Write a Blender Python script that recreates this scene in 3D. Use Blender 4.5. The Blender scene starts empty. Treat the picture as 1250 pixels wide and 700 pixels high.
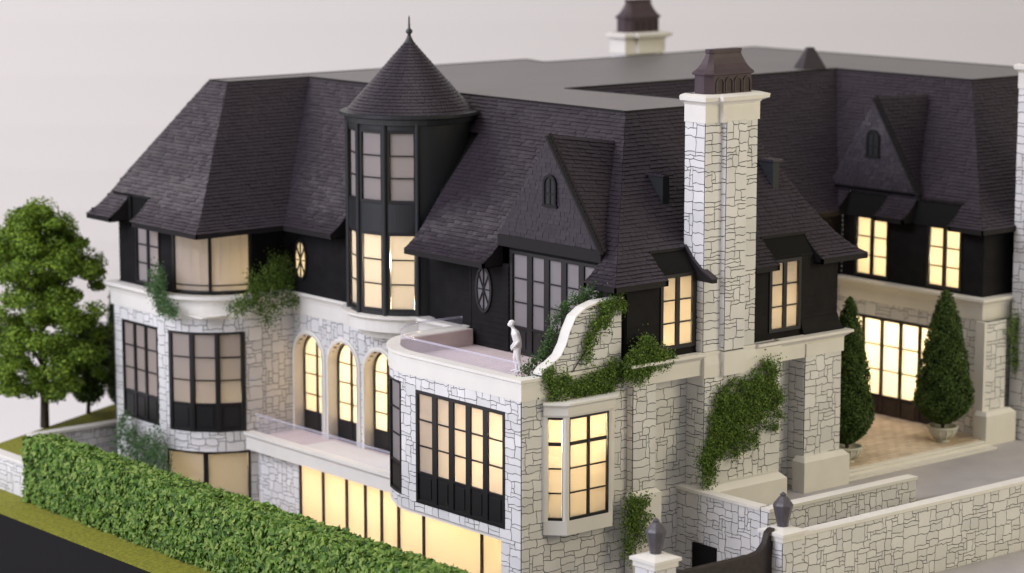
import bpy, math, random
from mathutils import Vector, Matrix

S = 0.02                      # the object is a 1:50 architectural model; coordinates below are house metres
scene = bpy.context.scene
R = math.radians

# ---------------------------------------------------------------- camera, world, lamps, exposure
F_PX, PITCH, YAW = 3150.0, 0.1633, 0.8764
CAM = Vector((-55.163, -65.742, 25.364))
cam_d = bpy.data.cameras.new("camera"); cam = bpy.data.objects.new("camera", cam_d)
scene.collection.objects.link(cam); scene.camera = cam
cam_d.sensor_width = 36; cam_d.lens = 36 * F_PX / 1250
cam_d.clip_start = 0.05; cam_d.clip_end = 50
FW = Vector((math.cos(YAW) * math.cos(PITCH), math.sin(YAW) * math.cos(PITCH), -math.sin(PITCH)))
RT = Vector((math.sin(YAW), -math.cos(YAW), 0)); UP = RT.cross(FW)
cam.matrix_world = Matrix(((RT.x, UP.x, -FW.x, CAM.x * S), (RT.y, UP.y, -FW.y, CAM.y * S), (RT.z, UP.z, -FW.z, CAM.z * S), (0, 0, 0, 1)))
cam_d.dof.use_dof = True; cam_d.dof.focus_distance = 90.5 * S; cam_d.dof.aperture_fstop = 8.5

world = bpy.data.worlds.new("World"); scene.world = world; world.use_nodes = True
bg = world.node_tree.nodes["Background"]
bg.inputs[0].default_value = (1.0, 0.95, 0.86, 1); bg.inputs[1].default_value = 0.24

def area(name, loc, target, size, power, col):
    d = bpy.data.lights.new(name, 'AREA'); d.shape = 'SQUARE'; d.size = size * S; d.energy = power; d.color = col
    o = bpy.data.objects.new(name, d); scene.collection.objects.link(o)
    o.location = Vector(loc) * S
    o.rotation_euler = (Vector(target) - Vector(loc)).to_track_quat('-Z', 'Y').to_euler()
    return o
area("window_light", (-95, 25, 62), (5, 10, 6), 60, 53, (0.86, 0.865, 1.0))
area("overhead_fill_light", (-5, -15, 95), (8, 10, 6), 55, 11, (1.0, 0.93, 0.92))  # added overhead fill, lifts upward faces and backdrop
area("room_light", (55, -85, 45), (14, 5, 6), 45, 18, (1.0, 0.89, 0.60))
area("backdrop_light", (-40, 110, 75), (70, 95, 22), 50, 23, (1.0, 0.94, 0.945))  # added lamp out of frame, there only to brighten the backdrop

scene.view_settings.view_transform = 'Standard'; scene.view_settings.look = 'None'
scene.view_settings.exposure = 0.0; scene.view_settings.gamma = 1.0; scene.view_settings.use_curve_mapping = False
scene.cycles.use_denoising = True
scene.cycles.max_bounces = 8; scene.cycles.diffuse_bounces = 4; scene.cycles.transparent_max_bounces = 12
scene.cycles.caustics_reflective = False; scene.cycles.caustics_refractive = False

# ---------------------------------------------------------------- materials
def mat(name, col, rough=0.6, var=0.0, vscale=3.0, bump=0.0, bscale=30.0, spec=0.4, col2=None, stretch=None):
    m = bpy.data.materials.new(name); m.use_nodes = True
    nt = m.node_tree; b = nt.nodes["Principled BSDF"]
    b.inputs["Roughness"].default_value = rough; b.inputs["Specular IOR Level"].default_value = spec
    b.inputs["Base Color"].default_value = (*col, 1)
    tc = nt.nodes.new("ShaderNodeTexCoord"); src = tc.outputs["Object"]
    if stretch:
        mp = nt.nodes.new("ShaderNodeMapping"); mp.inputs["Scale"].default_value = stretch
        nt.links.new(src, mp.inputs["Vector"]); src = mp.outputs["Vector"]
    if var > 0 or col2:
        n = nt.nodes.new("ShaderNodeTexNoise"); n.inputs["Scale"].default_value = vscale / S; n.inputs["Detail"].default_value = 5
        nt.links.new(src, n.inputs["Vector"])
        r = nt.nodes.new("ShaderNodeValToRGB")
        c2 = col2 or tuple(max(0, c * (1 - var)) for c in col); c1 = col if col2 else tuple(min(1, c * (1 + var * 0.5)) for c in col)
        r.color_ramp.elements[0].position = 0.32; r.color_ramp.elements[1].position = 0.68
        r.color_ramp.elements[0].color = (*c2, 1); r.color_ramp.elements[1].color = (*c1, 1)
        nt.links.new(n.outputs["Fac"], r.inputs["Fac"]); nt.links.new(r.outputs["Color"], b.inputs["Base Color"])
    if bump > 0:
        n2 = nt.nodes.new("ShaderNodeTexNoise"); n2.inputs["Scale"].default_value = bscale / S; n2.inputs["Detail"].default_value = 4
        nt.links.new(src, n2.inputs["Vector"])
        bp = nt.nodes.new("ShaderNodeBump"); bp.inputs["Strength"].default_value = bump; bp.inputs["Distance"].default_value = 0.02 * S
        nt.links.new(n2.outputs["Fac"], bp.inputs["Height"]); nt.links.new(bp.outputs["Normal"], b.inputs["Normal"])
    return m

def leaf_mat(name, cols, rough=0.55, trans=0.25):
    m = bpy.data.materials.new(name); m.use_nodes = True; nt = m.node_tree; b = nt.nodes["Principled BSDF"]
    g = nt.nodes.new("ShaderNodeNewGeometry"); r = nt.nodes.new("ShaderNodeValToRGB")
    r.color_ramp.elements[0].color = (*cols[0], 1); r.color_ramp.elements[1].color = (*cols[-1], 1)
    for i, c in enumerate(cols[1:-1]):
        e = r.color_ramp.elements.new((i + 1) / (len(cols) - 1)); e.color = (*c, 1)
    oi = nt.nodes.new("ShaderNodeObjectInfo"); ad = nt.nodes.new("ShaderNodeMath"); ad.operation = 'ADD'; fr = nt.nodes.new("ShaderNodeMath"); fr.operation = 'FRACT'
    nt.links.new(g.outputs["Random Per Island"], ad.inputs[0]); nt.links.new(oi.outputs["Random"], ad.inputs[1]); nt.links.new(ad.outputs[0], fr.inputs[0])
    nt.links.new(fr.outputs[0], r.inputs["Fac"]); nt.links.new(r.outputs["Color"], b.inputs["Base Color"])
    b.inputs["Roughness"].default_value = rough; b.inputs["Specular IOR Level"].default_value = 0.3
    t = nt.nodes.new("ShaderNodeBsdfTranslucent"); nt.links.new(r.outputs["Color"], t.inputs["Color"])
    mx = nt.nodes.new("ShaderNodeMixShader"); mx.inputs[0].default_value = trans
    nt.links.new(b.outputs[0], mx.inputs[1]); nt.links.new(t.outputs[0], mx.inputs[2])
    nt.links.new(mx.outputs[0], nt.nodes["Material Output"].inputs["Surface"])
    return m

def pane_mat(name, dif, tr, fac, rough=0.25):
    m = bpy.data.materials.new(name); m.use_nodes = True; nt = m.node_tree; b = nt.nodes["Principled BSDF"]
    b.inputs["Base Color"].default_value = (*dif, 1); b.inputs["Roughness"].default_value = rough
    t = nt.nodes.new("ShaderNodeBsdfTranslucent"); t.inputs["Color"].default_value = (*tr, 1)
    mx = nt.nodes.new("ShaderNodeMixShader"); mx.inputs[0].default_value = fac
    nt.links.new(b.outputs[0], mx.inputs[1]); nt.links.new(t.outputs[0], mx.inputs[2])
    nt.links.new(mx.outputs[0], nt.nodes["Material Output"].inputs["Surface"])
    return m

def clear_mat(name, col, fac, rough=0.08):
    m = bpy.data.materials.new(name); m.use_nodes = True; nt = m.node_tree; b = nt.nodes["Principled BSDF"]
    b.inputs["Base Color"].default_value = (*col, 1); b.inputs["Roughness"].default_value = rough
    t = nt.nodes.new("ShaderNodeBsdfTransparent"); mx = nt.nodes.new("ShaderNodeMixShader"); mx.inputs[0].default_value = fac
    nt.links.new(b.outputs[0], mx.inputs[1]); nt.links.new(t.outputs[0], mx.inputs[2])
    nt.links.new(mx.outputs[0], nt.nodes["Material Output"].inputs["Surface"])
    return m

def shingle_mat(name, a, c, rough):
    m = leaf_mat(name, [a, tuple((x + y) / 2 for x, y in zip(a, c)), c], rough, 0.0)
    b = m.node_tree.nodes["Principled BSDF"]; b.inputs["Specular IOR Level"].default_value = 0.5
    nt = m.node_tree; tc = nt.nodes.new("ShaderNodeTexCoord"); n2 = nt.nodes.new("ShaderNodeTexNoise"); n2.inputs["Scale"].default_value = 22 / S
    n2.inputs["Detail"].default_value = 3
    bp = nt.nodes.new("ShaderNodeBump"); bp.inputs["Strength"].default_value = 0.3; bp.inputs["Distance"].default_value = 0.02 * S
    nt.links.new(tc.outputs["Object"], n2.inputs["Vector"]); nt.links.new(n2.outputs["Fac"], bp.inputs["Height"]); nt.links.new(bp.outputs["Normal"], b.inputs["Normal"])
    return m

M = {}
M['stone'] = leaf_mat('stone', [(0.64, 0.635, 0.625), (0.70, 0.69, 0.68), (0.74, 0.73, 0.715)], 0.75, 0.0)
nt = M['stone'].node_tree; b_ = nt.nodes["Principled BSDF"]; lk = b_.inputs["Base Color"].links[0]; src = lk.from_socket
tc = nt.nodes.new("ShaderNodeTexCoord"); nz = nt.nodes.new("ShaderNodeTexNoise"); nz.inputs["Scale"].default_value = 0.5 / S; nz.inputs["Detail"].default_value = 6
mr = nt.nodes.new("ShaderNodeMapRange"); mr.inputs["From Min"].default_value = .3; mr.inputs["From Max"].default_value = .7; mr.inputs["To Min"].default_value = .92; mr.inputs["To Max"].default_value = 1.05
mm = nt.nodes.new("ShaderNodeVectorMath"); mm.operation = 'SCALE'
nt.links.new(tc.outputs["Object"], nz.inputs["Vector"]); nt.links.new(nz.outputs["Fac"], mr.inputs["Value"]); nt.links.new(src, mm.inputs[0]); nt.links.new(mr.outputs[0], mm.inputs["Scale"]); nt.links.new(mm.outputs[0], b_.inputs["Base Color"])
n2 = nt.nodes.new("ShaderNodeTexNoise"); n2.inputs["Scale"].default_value = 9 / S; n2.inputs["Detail"].default_value = 5; bp = nt.nodes.new("ShaderNodeBump"); bp.inputs["Strength"].default_value = .35; bp.inputs["Distance"].default_value = .02 * S
nt.links.new(tc.outputs["Object"], n2.inputs["Vector"]); nt.links.new(n2.outputs["Fac"], bp.inputs["Height"]); nt.links.new(bp.outputs[0], b_.inputs["Normal"])
M['mortar'] = mat('mortar', (0.13, 0.13, 0.135), 0.9)
M['cream'] = mat('cream', (0.74, 0.715, 0.66), 0.55, 0.04, 1.2, 0.05, 40)
M['shingle'] = shingle_mat('shingle', (0.0235, 0.017, 0.0245), (0.029, 0.0215, 0.0305), 0.42)
M['roofdark'] = mat('roof_board', (0.010, 0.0085, 0.0095), 0.6, spec=.25)
M['siding'] = mat('siding', (0.012, 0.011, 0.012), 0.6, 0.25, 2, 0.2, 30, spec=.1)
M['flatroof'] = mat('flat_roof', (0.135, 0.127, 0.125), 0.42, 0.06, 0.5, 0.05, 60, spec=0.5)
M['black'] = mat('black_frame', (0.012, 0.011, 0.012), 0.42, spec=0.45)
M['charcoal'] = mat('charcoal_metal', (0.014, 0.016, 0.018), 0.38, spec=0.5)
M['brown'] = mat('brown_cap', (0.060, 0.040, 0.048), 0.5, 0.15, 3, 0.1, 40)
M['gate'] = mat('gate_brown', (0.030, 0.021, 0.020), 0.45, 0.3, 6)
M['pane'] = pane_mat('frosted_pane', (0.40, 0.375, 0.40), (0.95, 0.90, 0.82), 0.58)
M['pane_b'] = pane_mat('frosted_basement_pane', (0.48, 0.44, 0.38), (0.95, 0.90, 0.80), 0.6, 0.4)
M['room'] = mat('room_white', (0.80, 0.77, 0.72), 0.8)
M['deck'] = mat('deck', (0.66, 0.55, 0.54), 0.6, 0.10, 3, stretch=(0.4, 4, 1))
M['paver'] = leaf_mat('paver', [(0.52, 0.42, 0.32), (0.60, 0.49, 0.38), (0.65, 0.55, 0.44)], 0.6, 0.0)
M['drive'] = mat('drive', (0.42, 0.40, 0.41), 0.5, 0.10, 0.8, 0.1, 25)
M['lawn'] = mat('lawn', (0.26, 0.26, 0.02), 0.9, 0, 8, 0.9, 40, col2=(0.13, 0.135, 0.012))
M['base'] = mat('base_black', (0.011, 0.0105, 0.0105), 0.7, spec=.06)
M['backdrop'] = mat('backdrop', (0.78, 0.76, 0.765), 0.9)
M['white'] = mat('figure_white', (0.80, 0.79, 0.77), 0.5)
M['pot'] = mat('pot', (0.62, 0.61, 0.53), 0.55, 0.08, 4)
M['lantern'] = mat('lantern', (0.085, 0.078, 0.088), 0.35, 0.2, 6)
M['glass'] = clear_mat('rail_glass', (0.62, 0.61, 0.75), 0.82)
M['glass_edge'] = clear_mat('rail_glass_edge', (0.62, 0.60, 0.72), 0.5, 0.2)
M['bark'] = mat('bark', (0.05, 0.035, 0.022), 0.85, 0.3, 8, 0.5, 30)
M['hedge'] = leaf_mat('hedge_leaf', [(0.022, 0.06, 0.008), (0.085, 0.18, 0.022), (0.17, 0.30, 0.045), (0.31, 0.41, 0.10), (0.08, 0.19, 0.04)])
M['hedge_core'] = mat('hedge_core', (0.016, 0.036, 0.008), 0.9)
M['ivy'] = leaf_mat('ivy_leaf', [(0.032, 0.07, 0.010), (0.07, 0.14, 0.018), (0.13, 0.22, 0.032), (0.22, 0.31, 0.06)])
M['ivy_pale'] = leaf_mat('ivy_pale_leaf', [(0.035, 0.085, 0.024), (0.07, 0.15, 0.045), (0.13, 0.23, 0.08)])
M['tree'] = leaf_mat('tree_leaf', [(0.045, 0.095, 0.008), (0.11, 0.19, 0.014), (0.17, 0.27, 0.022), (0.24, 0.34, 0.035)])
M['cypress'] = leaf_mat('cypress_leaf', [(0.02, 0.05, 0.008), (0.055, 0.10, 0.016), (0.10, 0.16, 0.028)])

# ---------------------------------------------------------------- helpers
COL = scene.collection
def tag(o, label=None, cat=None, group=None, kind=None):
    if label: o["label"] = label
    if cat: o["category"] = cat
    if group: o["group"] = group
    if kind: o["kind"] = kind
    return o
def empty(name, loc, label=None, cat=None, group=None):
    o = bpy.data.objects.new(name, None); COL.objects.link(o); o.location = Vector(loc) * S; o.empty_display_size = 0.01
    o["_w"] = [float(x) for x in loc]
    return tag(o, label, cat, group)
def worldloc(o):
    return Vector(o["_w"]) if o is not None and "_w" in o else Vector((0, 0, 0))

class MB:
    def __init__(s): s.v = []; s.f = []
    def add(s, vs, fs):
        b = len(s.v); s.v.extend(tuple(v) for v in vs); s.f.extend(tuple(i + b for i in f) for f in fs); return s
    def box(s, x0, x1, y0, y1, z0, z1):
        v = [(x, y, z) for z in (z0, z1) for y in (y0, y1) for x in (x0, x1)]
        return s.add(v, [(0, 2, 3, 1), (4, 5, 7, 6), (0, 1, 5, 4), (2, 6, 7, 3), (0, 4, 6, 2), (1, 3, 7, 5)])
    def hexa(s, v):
        return s.add(v, [(0, 2, 3, 1), (4, 5, 7, 6), (0, 1, 5, 4), (2, 6, 7, 3), (0, 4, 6, 2), (1, 3, 7, 5)])
    def quad(s, a, b, c, d): return s.add([a, b, c, d], [(0, 1, 2, 3)])
    def prism(s, poly, vec):
        n = len(poly); vec = Vector(vec); a = [Vector(p) for p in poly]; b = [p + vec for p in a]
        return s.add(a + b, [tuple(range(n))[::-1], tuple(range(n, 2 * n))] + [(i, (i + 1) % n, n + (i + 1) % n, n + i) for i in range(n)])
    def bar(s, a, b, w, h=None, up=(0, 0, 1)):
        a, b = Vector(a), Vector(b); h = h or w; d = (b - a).normalized(); r = d.cross(Vector(up))
        r = r.normalized() if r.length > 1e-6 else Vector((1, 0, 0)); u = r.cross(d)
        v = [p + r * (i * w / 2) + u * (j * h / 2) for p in (a, b) for j in (-1, 1) for i in (-1, 1)]
        return s.hexa(v)
    def tube(s, pts, rs, n=8):
        pts = [Vector(p) for p in pts]; rings = []
        for i, p in enumerate(pts):
            d = (pts[min(i + 1, len(pts) - 1)] - pts[max(i - 1, 0)]).normalized()
            a = d.cross(Vector((0.3, 0.9, 0.1))).normalized(); b = d.cross(a); r = rs[i] if hasattr(rs, '__len__') else rs
            rings.append([p + (a * math.cos(t) + b * math.sin(t)) * r for t in (2 * math.pi * k / n for k in range(n))])
        vs = [v for r in rings for v in r]; fs = []
        for i in range(len(pts) - 1):
            for k in range(n): fs.append((i * n + k, i * n + (k + 1) % n, (i + 1) * n + (k + 1) % n, (i + 1) * n + k))
        fs += [tuple(range(n))[::-1], tuple(range((len(pts) - 1) * n, len(pts) * n))]
        return s.add(vs, fs)
    def lathe(s, c, prof, n=32, a0=0.0, a1=2 * math.pi):
        full = abs(a1 - a0 - 2 * math.pi) < 1e-6; m = n if full else n + 1
        vs = [(c[0] + r * math.cos(a0 + (a1 - a0) * k / n), c[1] + r * math.sin(a0 + (a1 - a0) * k / n), z) for r, z in prof for k in range(m)]
        fs = []
        for i in range(len(prof) - 1):
            for k in range(n):
                q = (k + 1) % m; fs.append((i * m + k, i * m + q, (i + 1) * m + q, (i + 1) * m + k))
        return s.add(vs, fs)
    def build(s, name, m, parent=None, smooth=False, kind=None, label=None, origin=None):
        L = worldloc(parent) if parent is not None else Vector(origin or (0, 0, 0))
        me = bpy.data.meshes.new(name)
        me.from_pydata([((v[0] - L.x) * S, (v[1] - L.y) * S, (v[2] - L.z) * S) for v in s.v], [], s.f)
        me.materials.append(m)
        if smooth:
            me.polygons.foreach_set("use_smooth", [True] * len(me.polygons))
        me.update()
        o = bpy.data.objects.new(name, me); COL.objects.link(o); o["_w"] = [L.x, L.y, L.z]
        if parent is not None: o.parent = parent
        else: o.location = L * S
        if kind: o["kind"] = kind
        if label: o["label"] = label
        return o

class Path:
    """plan polyline -> P(u, z, w): u metres along it, w metres out of the wall face (to the right of travel when side=1)"""
    def __init__(s, pts, side=1):
        s.p = [Vector((p[0], p[1])) for p in pts]; s.a = [0.0]
        for a, b in zip(s.p, s.p[1:]): s.a.append(s.a[-1] + (b - a).length)
        s.L = s.a[-1]; s.n = []
        for i in range(len(s.p) - 1):
            d = (s.p[i + 1] - s.p[i]).normalized(); s.n.append(Vector((d.y, -d.x)) * side)
    def vn(s, i):
        if i == 0: return s.n[0].copy()
        if i == len(s.p) - 1: return s.n[-1].copy()
        m = (s.n[i - 1] + s.n[i]); return m * (2.0 / max(m.length_squared, 0.4))
    def __call__(s, u, z, w=0.0):
        i = 0
        while i < len(s.n) - 1 and u > s.a[i + 1]: i += 1
        seg = s.a[i + 1] - s.a[i]; t = (u - s.a[i]) / seg
        p = s.p[i].lerp(s.p[i + 1], t)
        n = s.vn(i).lerp(s.vn(i + 1), t) if 0 <= t <= 1 else s.n[i]
        return Vector((p.x + n.x * w, p.y + n.y * w, z))
    def sweep(s, mb, prof):
        k = len(prof)
        for i, p in enumerate(s.p):
            n = s.vn(i)
            mb.v.extend((p.x + n.x * w, p.y + n.y * w, z) for w, z in prof)
        b = len(mb.v) - k * len(s.p)
        for i in range(len(s.p) - 1):
            for j in range(k - 1):
                mb.f.append((b + i * k + j, b + (i + 1) * k + j, b + (i + 1) * k + j + 1, b + i * k + j + 1))
        mb.f.append(tuple(b + j for j in range(k))); mb.f.append(tuple(b + (len(s.p) - 1) * k + j for j in range(k))[::-1])
        return mb
def arc(cx, cy, r, d0, d1, n=14):
    return [(cx + r * math.cos(R(d0 + (d1 - d0) * i / n)), cy + r * math.sin(R(d0 + (d1 - d0) * i / n))) for i in range(n + 1)]

def ubox(mb, P, u0, u1, v0, v1, w0, w1):
    return mb.hexa([P(u, v, w) for v in (v0, v1) for w in (w0, w1) for u in (u0, u1)])

def lines(lo, hi, cuts, step):
    br = sorted({round(lo, 4), round(hi, 4)} | {round(c, 4) for c in cuts if lo + .01 < c < hi - .01}); out = []
    for a, b in zip(br, br[1:]):
        n = max(1, round((b - a) / step)); out += [a + (b - a) * i / n for i in range(n)]
    return out + [hi]

def pxsize(p):
    d = Vector(p) - CAM; z = d.dot(FW)
    return 625 + F_PX * d.dot(RT) / z, 350 - F_PX * d.dot(UP) / z, z

STONES = {}     # root name -> list of (screen area, verts, faces, parent)
SIZES = [(3, 2), (4, 2), (3, 1), (4, 1), (5, 1), (2, 2), (3, 3), (4, 3), (2, 1), (5, 3), (4, 4), (2, 3), (5, 2), (1, 1), (3, 2), (4, 2)]
def stones(root, parent, P, u0, u1, v0, v1, holes=(), seed=1, uw=0.155, vh=0.138, proud=0.024, gap=0.0155):
    rng = random.Random(seed)
    U = lines(u0, u1, [h[0] for h in holes] + [h[1] for h in holes], uw); Vv = lines(v0, v1, [h[2] for h in holes] + [h[3] for h in holes], vh)
    nx, ny = len(U) - 1, len(Vv) - 1
    occ = [[any(h[0] < (U[i] + U[i + 1]) / 2 < h[1] and h[2] < (Vv[j] + Vv[j + 1]) / 2 < h[3] for h in holes) for i in range(nx)] for j in range(ny)]
    jit = {}
    for i in range(nx + 1):
        for j in range(ny + 1):
            du, dv = rng.uniform(-.04, .04), rng.uniform(-.034, .034)
            if i in (0, nx): du = 0
            if j in (0, ny): dv = 0
            for h in holes:
                if h[0] - 1e-6 <= U[i] <= h[1] + 1e-6 and h[2] - 1e-6 <= Vv[j] <= h[3] + 1e-6: du = dv = 0
            jit[i, j] = (U[i] + du, Vv[j] + dv)
    out = STONES.setdefault(root.name, [])
    for j in range(ny):
        for i in range(nx):
            if occ[j][i]: continue
            bw, bh = rng.choice(SIZES); w = 0
            while w < bw and i + w < nx and not occ[j][i + w]: w += 1
            h = 0
            while h < bh and j + h < ny and all(not occ[j + h][i + k] for k in range(w)): h += 1
            if i + w == nx - 1 and not occ[j][nx - 1] and all(not occ[j + k][nx - 1] for k in range(h)): w += 1
            for a in range(h):
                for b in range(w): occ[j + a][i + b] = True
            nodes = [(i + k, j) for k in range(w)] + [(i + w, j + k) for k in range(h)] + [(i + w - k, j + h) for k in range(w)] + [(i, j + h - k) for k in range(h)]
            pr = proud + rng.uniform(-.006, .006); poly = []
            for (a, b) in nodes:
                x, y = jit[a, b]
                if a == i: x += gap
                if a == i + w: x -= gap
                if b == j: y += gap
                if b == j + h: y -= gap
                poly.append((x, y))
            n = len(poly)
            vs = [P(x, y, 0.0) for x, y in poly] + [P(x, y, pr) for x, y in poly]
            fs = [tuple(range(n, 2 * n))] + [(k, (k + 1) % n, n + (k + 1) % n, n + k) for k in range(n)]
            c = vs[n]; q = pxsize(c)
            q2 = [pxsize(v)[:2] for v in vs[n:]]
            ar = 0.5 * abs(sum(q2[k][0] * q2[(k + 1) % n][1] - q2[(k + 1) % n][0] * q2[k][1] for k in range(n)))
            if not (0 < q[0] < 1250 and 0 < q[1] < 700): ar = 0
            out.append((ar, vs, fs, parent))

def finish_stones(root, limit=295):
    lst = sorted(STONES.pop(root.name, []), key=lambda t: -t[0]); rest = {}
    for k, (ar, vs, fs, par) in enumerate(lst):
        if k < limit and ar > 30:
            MB().add(vs, fs).build("stone", M['stone'], par)
        else:
            rest.setdefault(par.name, (par, MB()))[1].add(vs, fs)
    for par, mb in rest.values(): mb.build("small_stones", M['stone'], par, kind="stuff")

def plate(mb, P, u0, u1, v0, v1, holes=(), w=0.0, step=0.8, thick=0.12):
    """wall board with openings; reveals are closed by thickness"""
    U = lines(u0, u1, [h[0] for h in holes] + [h[1] for h in holes], step); Vv = lines(v0, v1, [h[2] for h in holes] + [h[3] for h in holes], 50)
    for i in range(len(U) - 1):
        for j in range(len(Vv) - 1):
            cu, cv = (U[i] + U[i + 1]) / 2, (Vv[j] + Vv[j + 1]) / 2
            if any(h[0] < cu < h[1] and h[2] < cv < h[3] for h in holes): continue
            ubox(mb, P, U[i], U[i + 1], Vv[j], Vv[j + 1], w - thick, w)
    return mb

def stone_wall(root, P, v0, v1, holes=(), seed=1, name="wall", u0=0.0, u1=None, **kw):
    u1 = P.L if u1 is None else u1
    o = plate(MB(), P, u0, u1, v0, v1, holes).build(name, M['mortar'], root)
    stones(root, o, P, u0, u1, v0, v1, holes, seed, **kw)
    return o

def siding_wall(root, P, v0, v1, holes=(), name="clad_wall", u0=0.0, u1=None, row=0.2):
    u1 = P.L if u1 is None else u1
    o = plate(MB(), P, u0, u1, v0, v1, holes, w=-0.03).build(name, M['siding'], root)
    mb = MB(); n = max(1, round((v1 - v0) / row)); U = lines(u0, u1, [h[0] for h in holes] + [h[1] for h in holes], 1.6)
    for k in range(n):
        a, b = v0 + (v1 - v0) * k / n, v0 + (v1 - v0) * (k + 1) / n
        for i in range(len(U) - 1):
            cu = (U[i] + U[i + 1]) / 2; cv = (a + b) / 2
            if any(h[0] < cu < h[1] and h[2] < cv < h[3] for h in holes): continue
            q = [P(U[i], a, .012), P(U[i + 1], a, .012), P(U[i + 1], b, -.012), P(U[i], b, -.012), P(U[i], a, -.03), P(U[i + 1], a, -.03)]
            mb.add(q, [(0, 1, 2, 3), (4, 5, 1, 0)])
    mb.build("siding_boards", M['siding'], o, kind="stuff")
    return o

def window(root, P, u0, u1, v0, v1, cols, rows, panel=0.0, fr=0.09, st=0.075, mu=0.022, w=0.02, name="window", pm=None, fm=None, label=None, transom=None, straight=True):
    """joined leaves: black frame mesh with its panes as children"""
    if straight:
        a, b = P(u0, 0, 0), P(u1, 0, 0); n = (P((u0 + u1) / 2, 0, 1) - P((u0 + u1) / 2, 0, 0)); d = (b - a); L = d.length; d = d / L; nn = Vector((n.x, n.y, 0)).normalized(); A, P0 = a, P
        P = lambda u, v, ww: Vector((A.x + d.x * (u - u0) * L / (u1 - u0) + nn.x * ww, A.y + d.y * (u - u0) * L / (u1 - u0) + nn.y * ww, v))
    mb = MB(); pm = pm or M['pane']; fm = fm or M['black']; panes = []
    ubox(mb, P, u0, u0 + fr, v0, v1, w - .14, w + .03); ubox(mb, P, u1 - fr, u1, v0, v1, w - .14, w + .03)
    ubox(mb, P, u0 + fr, u1 - fr, v1 - fr, v1, w - .14, w + .03); ubox(mb, P, u0 + fr, u1 - fr, v0, v0 + fr, w - .14, w + .03)
    W = (u1 - u0 - 2 * fr) / cols
    for c in range(cols):
        a, b = u0 + fr + c * W, u0 + fr + (c + 1) * W
        if c: ubox(mb, P, a - st, a + st, v0 + fr, v1 - fr, w - .12, w + .015)
        ia, ib = a + (st if c else .03), b - (st if c < cols - 1 else .03)
        pv0 = v0 + fr + panel * (v1 - v0); pv1 = v1 - fr
        if panel:
            ubox(mb, P, ia, ib, v0 + fr, pv0 - .05, w - .10, w - .035)
            ubox(mb, P, ia + .1, ib - .1, v0 + fr + .12, pv0 - .16, w - .035, w - .005)
            ubox(mb, P, ia, ib, pv0 - .05, pv0 + .02, w - .12, w + .01)
        hs = [pv0 + .02 * bool(panel) + (pv1 - pv0 - .02 * bool(panel)) * r / rows for r in range(rows + 1)]
        if transom: hs = [pv0 + (pv1 - pv0) * t for t in transom]
        for r in range(len(hs) - 1):
            if r:
                t = mu * (2.6 if transom and r == len(hs) - 2 else 1)
                ubox(mb, P, ia, ib, hs[r] - t, hs[r] + t, w - .09, w)
            panes.append((ia, ib, hs[r] + (mu if r else 0), hs[r + 1] - (mu if r < len(hs) - 2 else 0)))
    o = mb.build(name, fm, root, label=label)
    for q in panes: ubox(MB(), P, *q, w - .075, w - .055).build("pane", pm, o)
    return o

def lamp(p, watts, col=(1.0, 0.80, 0.47), r=0.12):
    d = bpy.data.lights.new("room_or_spill_bulb", 'POINT'); d.energy = watts * 2.1 * S * S; d.color = col; d.shadow_soft_size = r * S
    o = bpy.data.objects.new("room_or_spill_bulb", d); COL.objects.link(o); o.location = Vector(p) * S
    return o

def room(root, P, u0, u1, v0, v1, depth, bulbs, w=-0.16):
    """white-lined light box behind a lit window; bulbs: (u, v, depth, watts)"""
    mb = MB(); t = 0.05
    ubox(mb, P, u0, u1, v0, v1, w - depth - t, w - depth)
    ubox(mb, P, u0 - t, u0, v0, v1, w - depth, w); ubox(mb, P, u1, u1 + t, v0, v1, w - depth, w)
    ubox(mb, P, u0 - t, u1 + t, v0 - t, v0, w - depth, w); ubox(mb, P, u0 - t, u1 + t, v1, v1 + t, w - depth, w)
    mb.build("room_light_box", M['room'], root)  # added unseen light box, contains and evens the window glow
    for b in bulbs:
        lamp(P(b[0], b[1], w - b[2]), b[3], *(b[4:5]))

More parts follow.
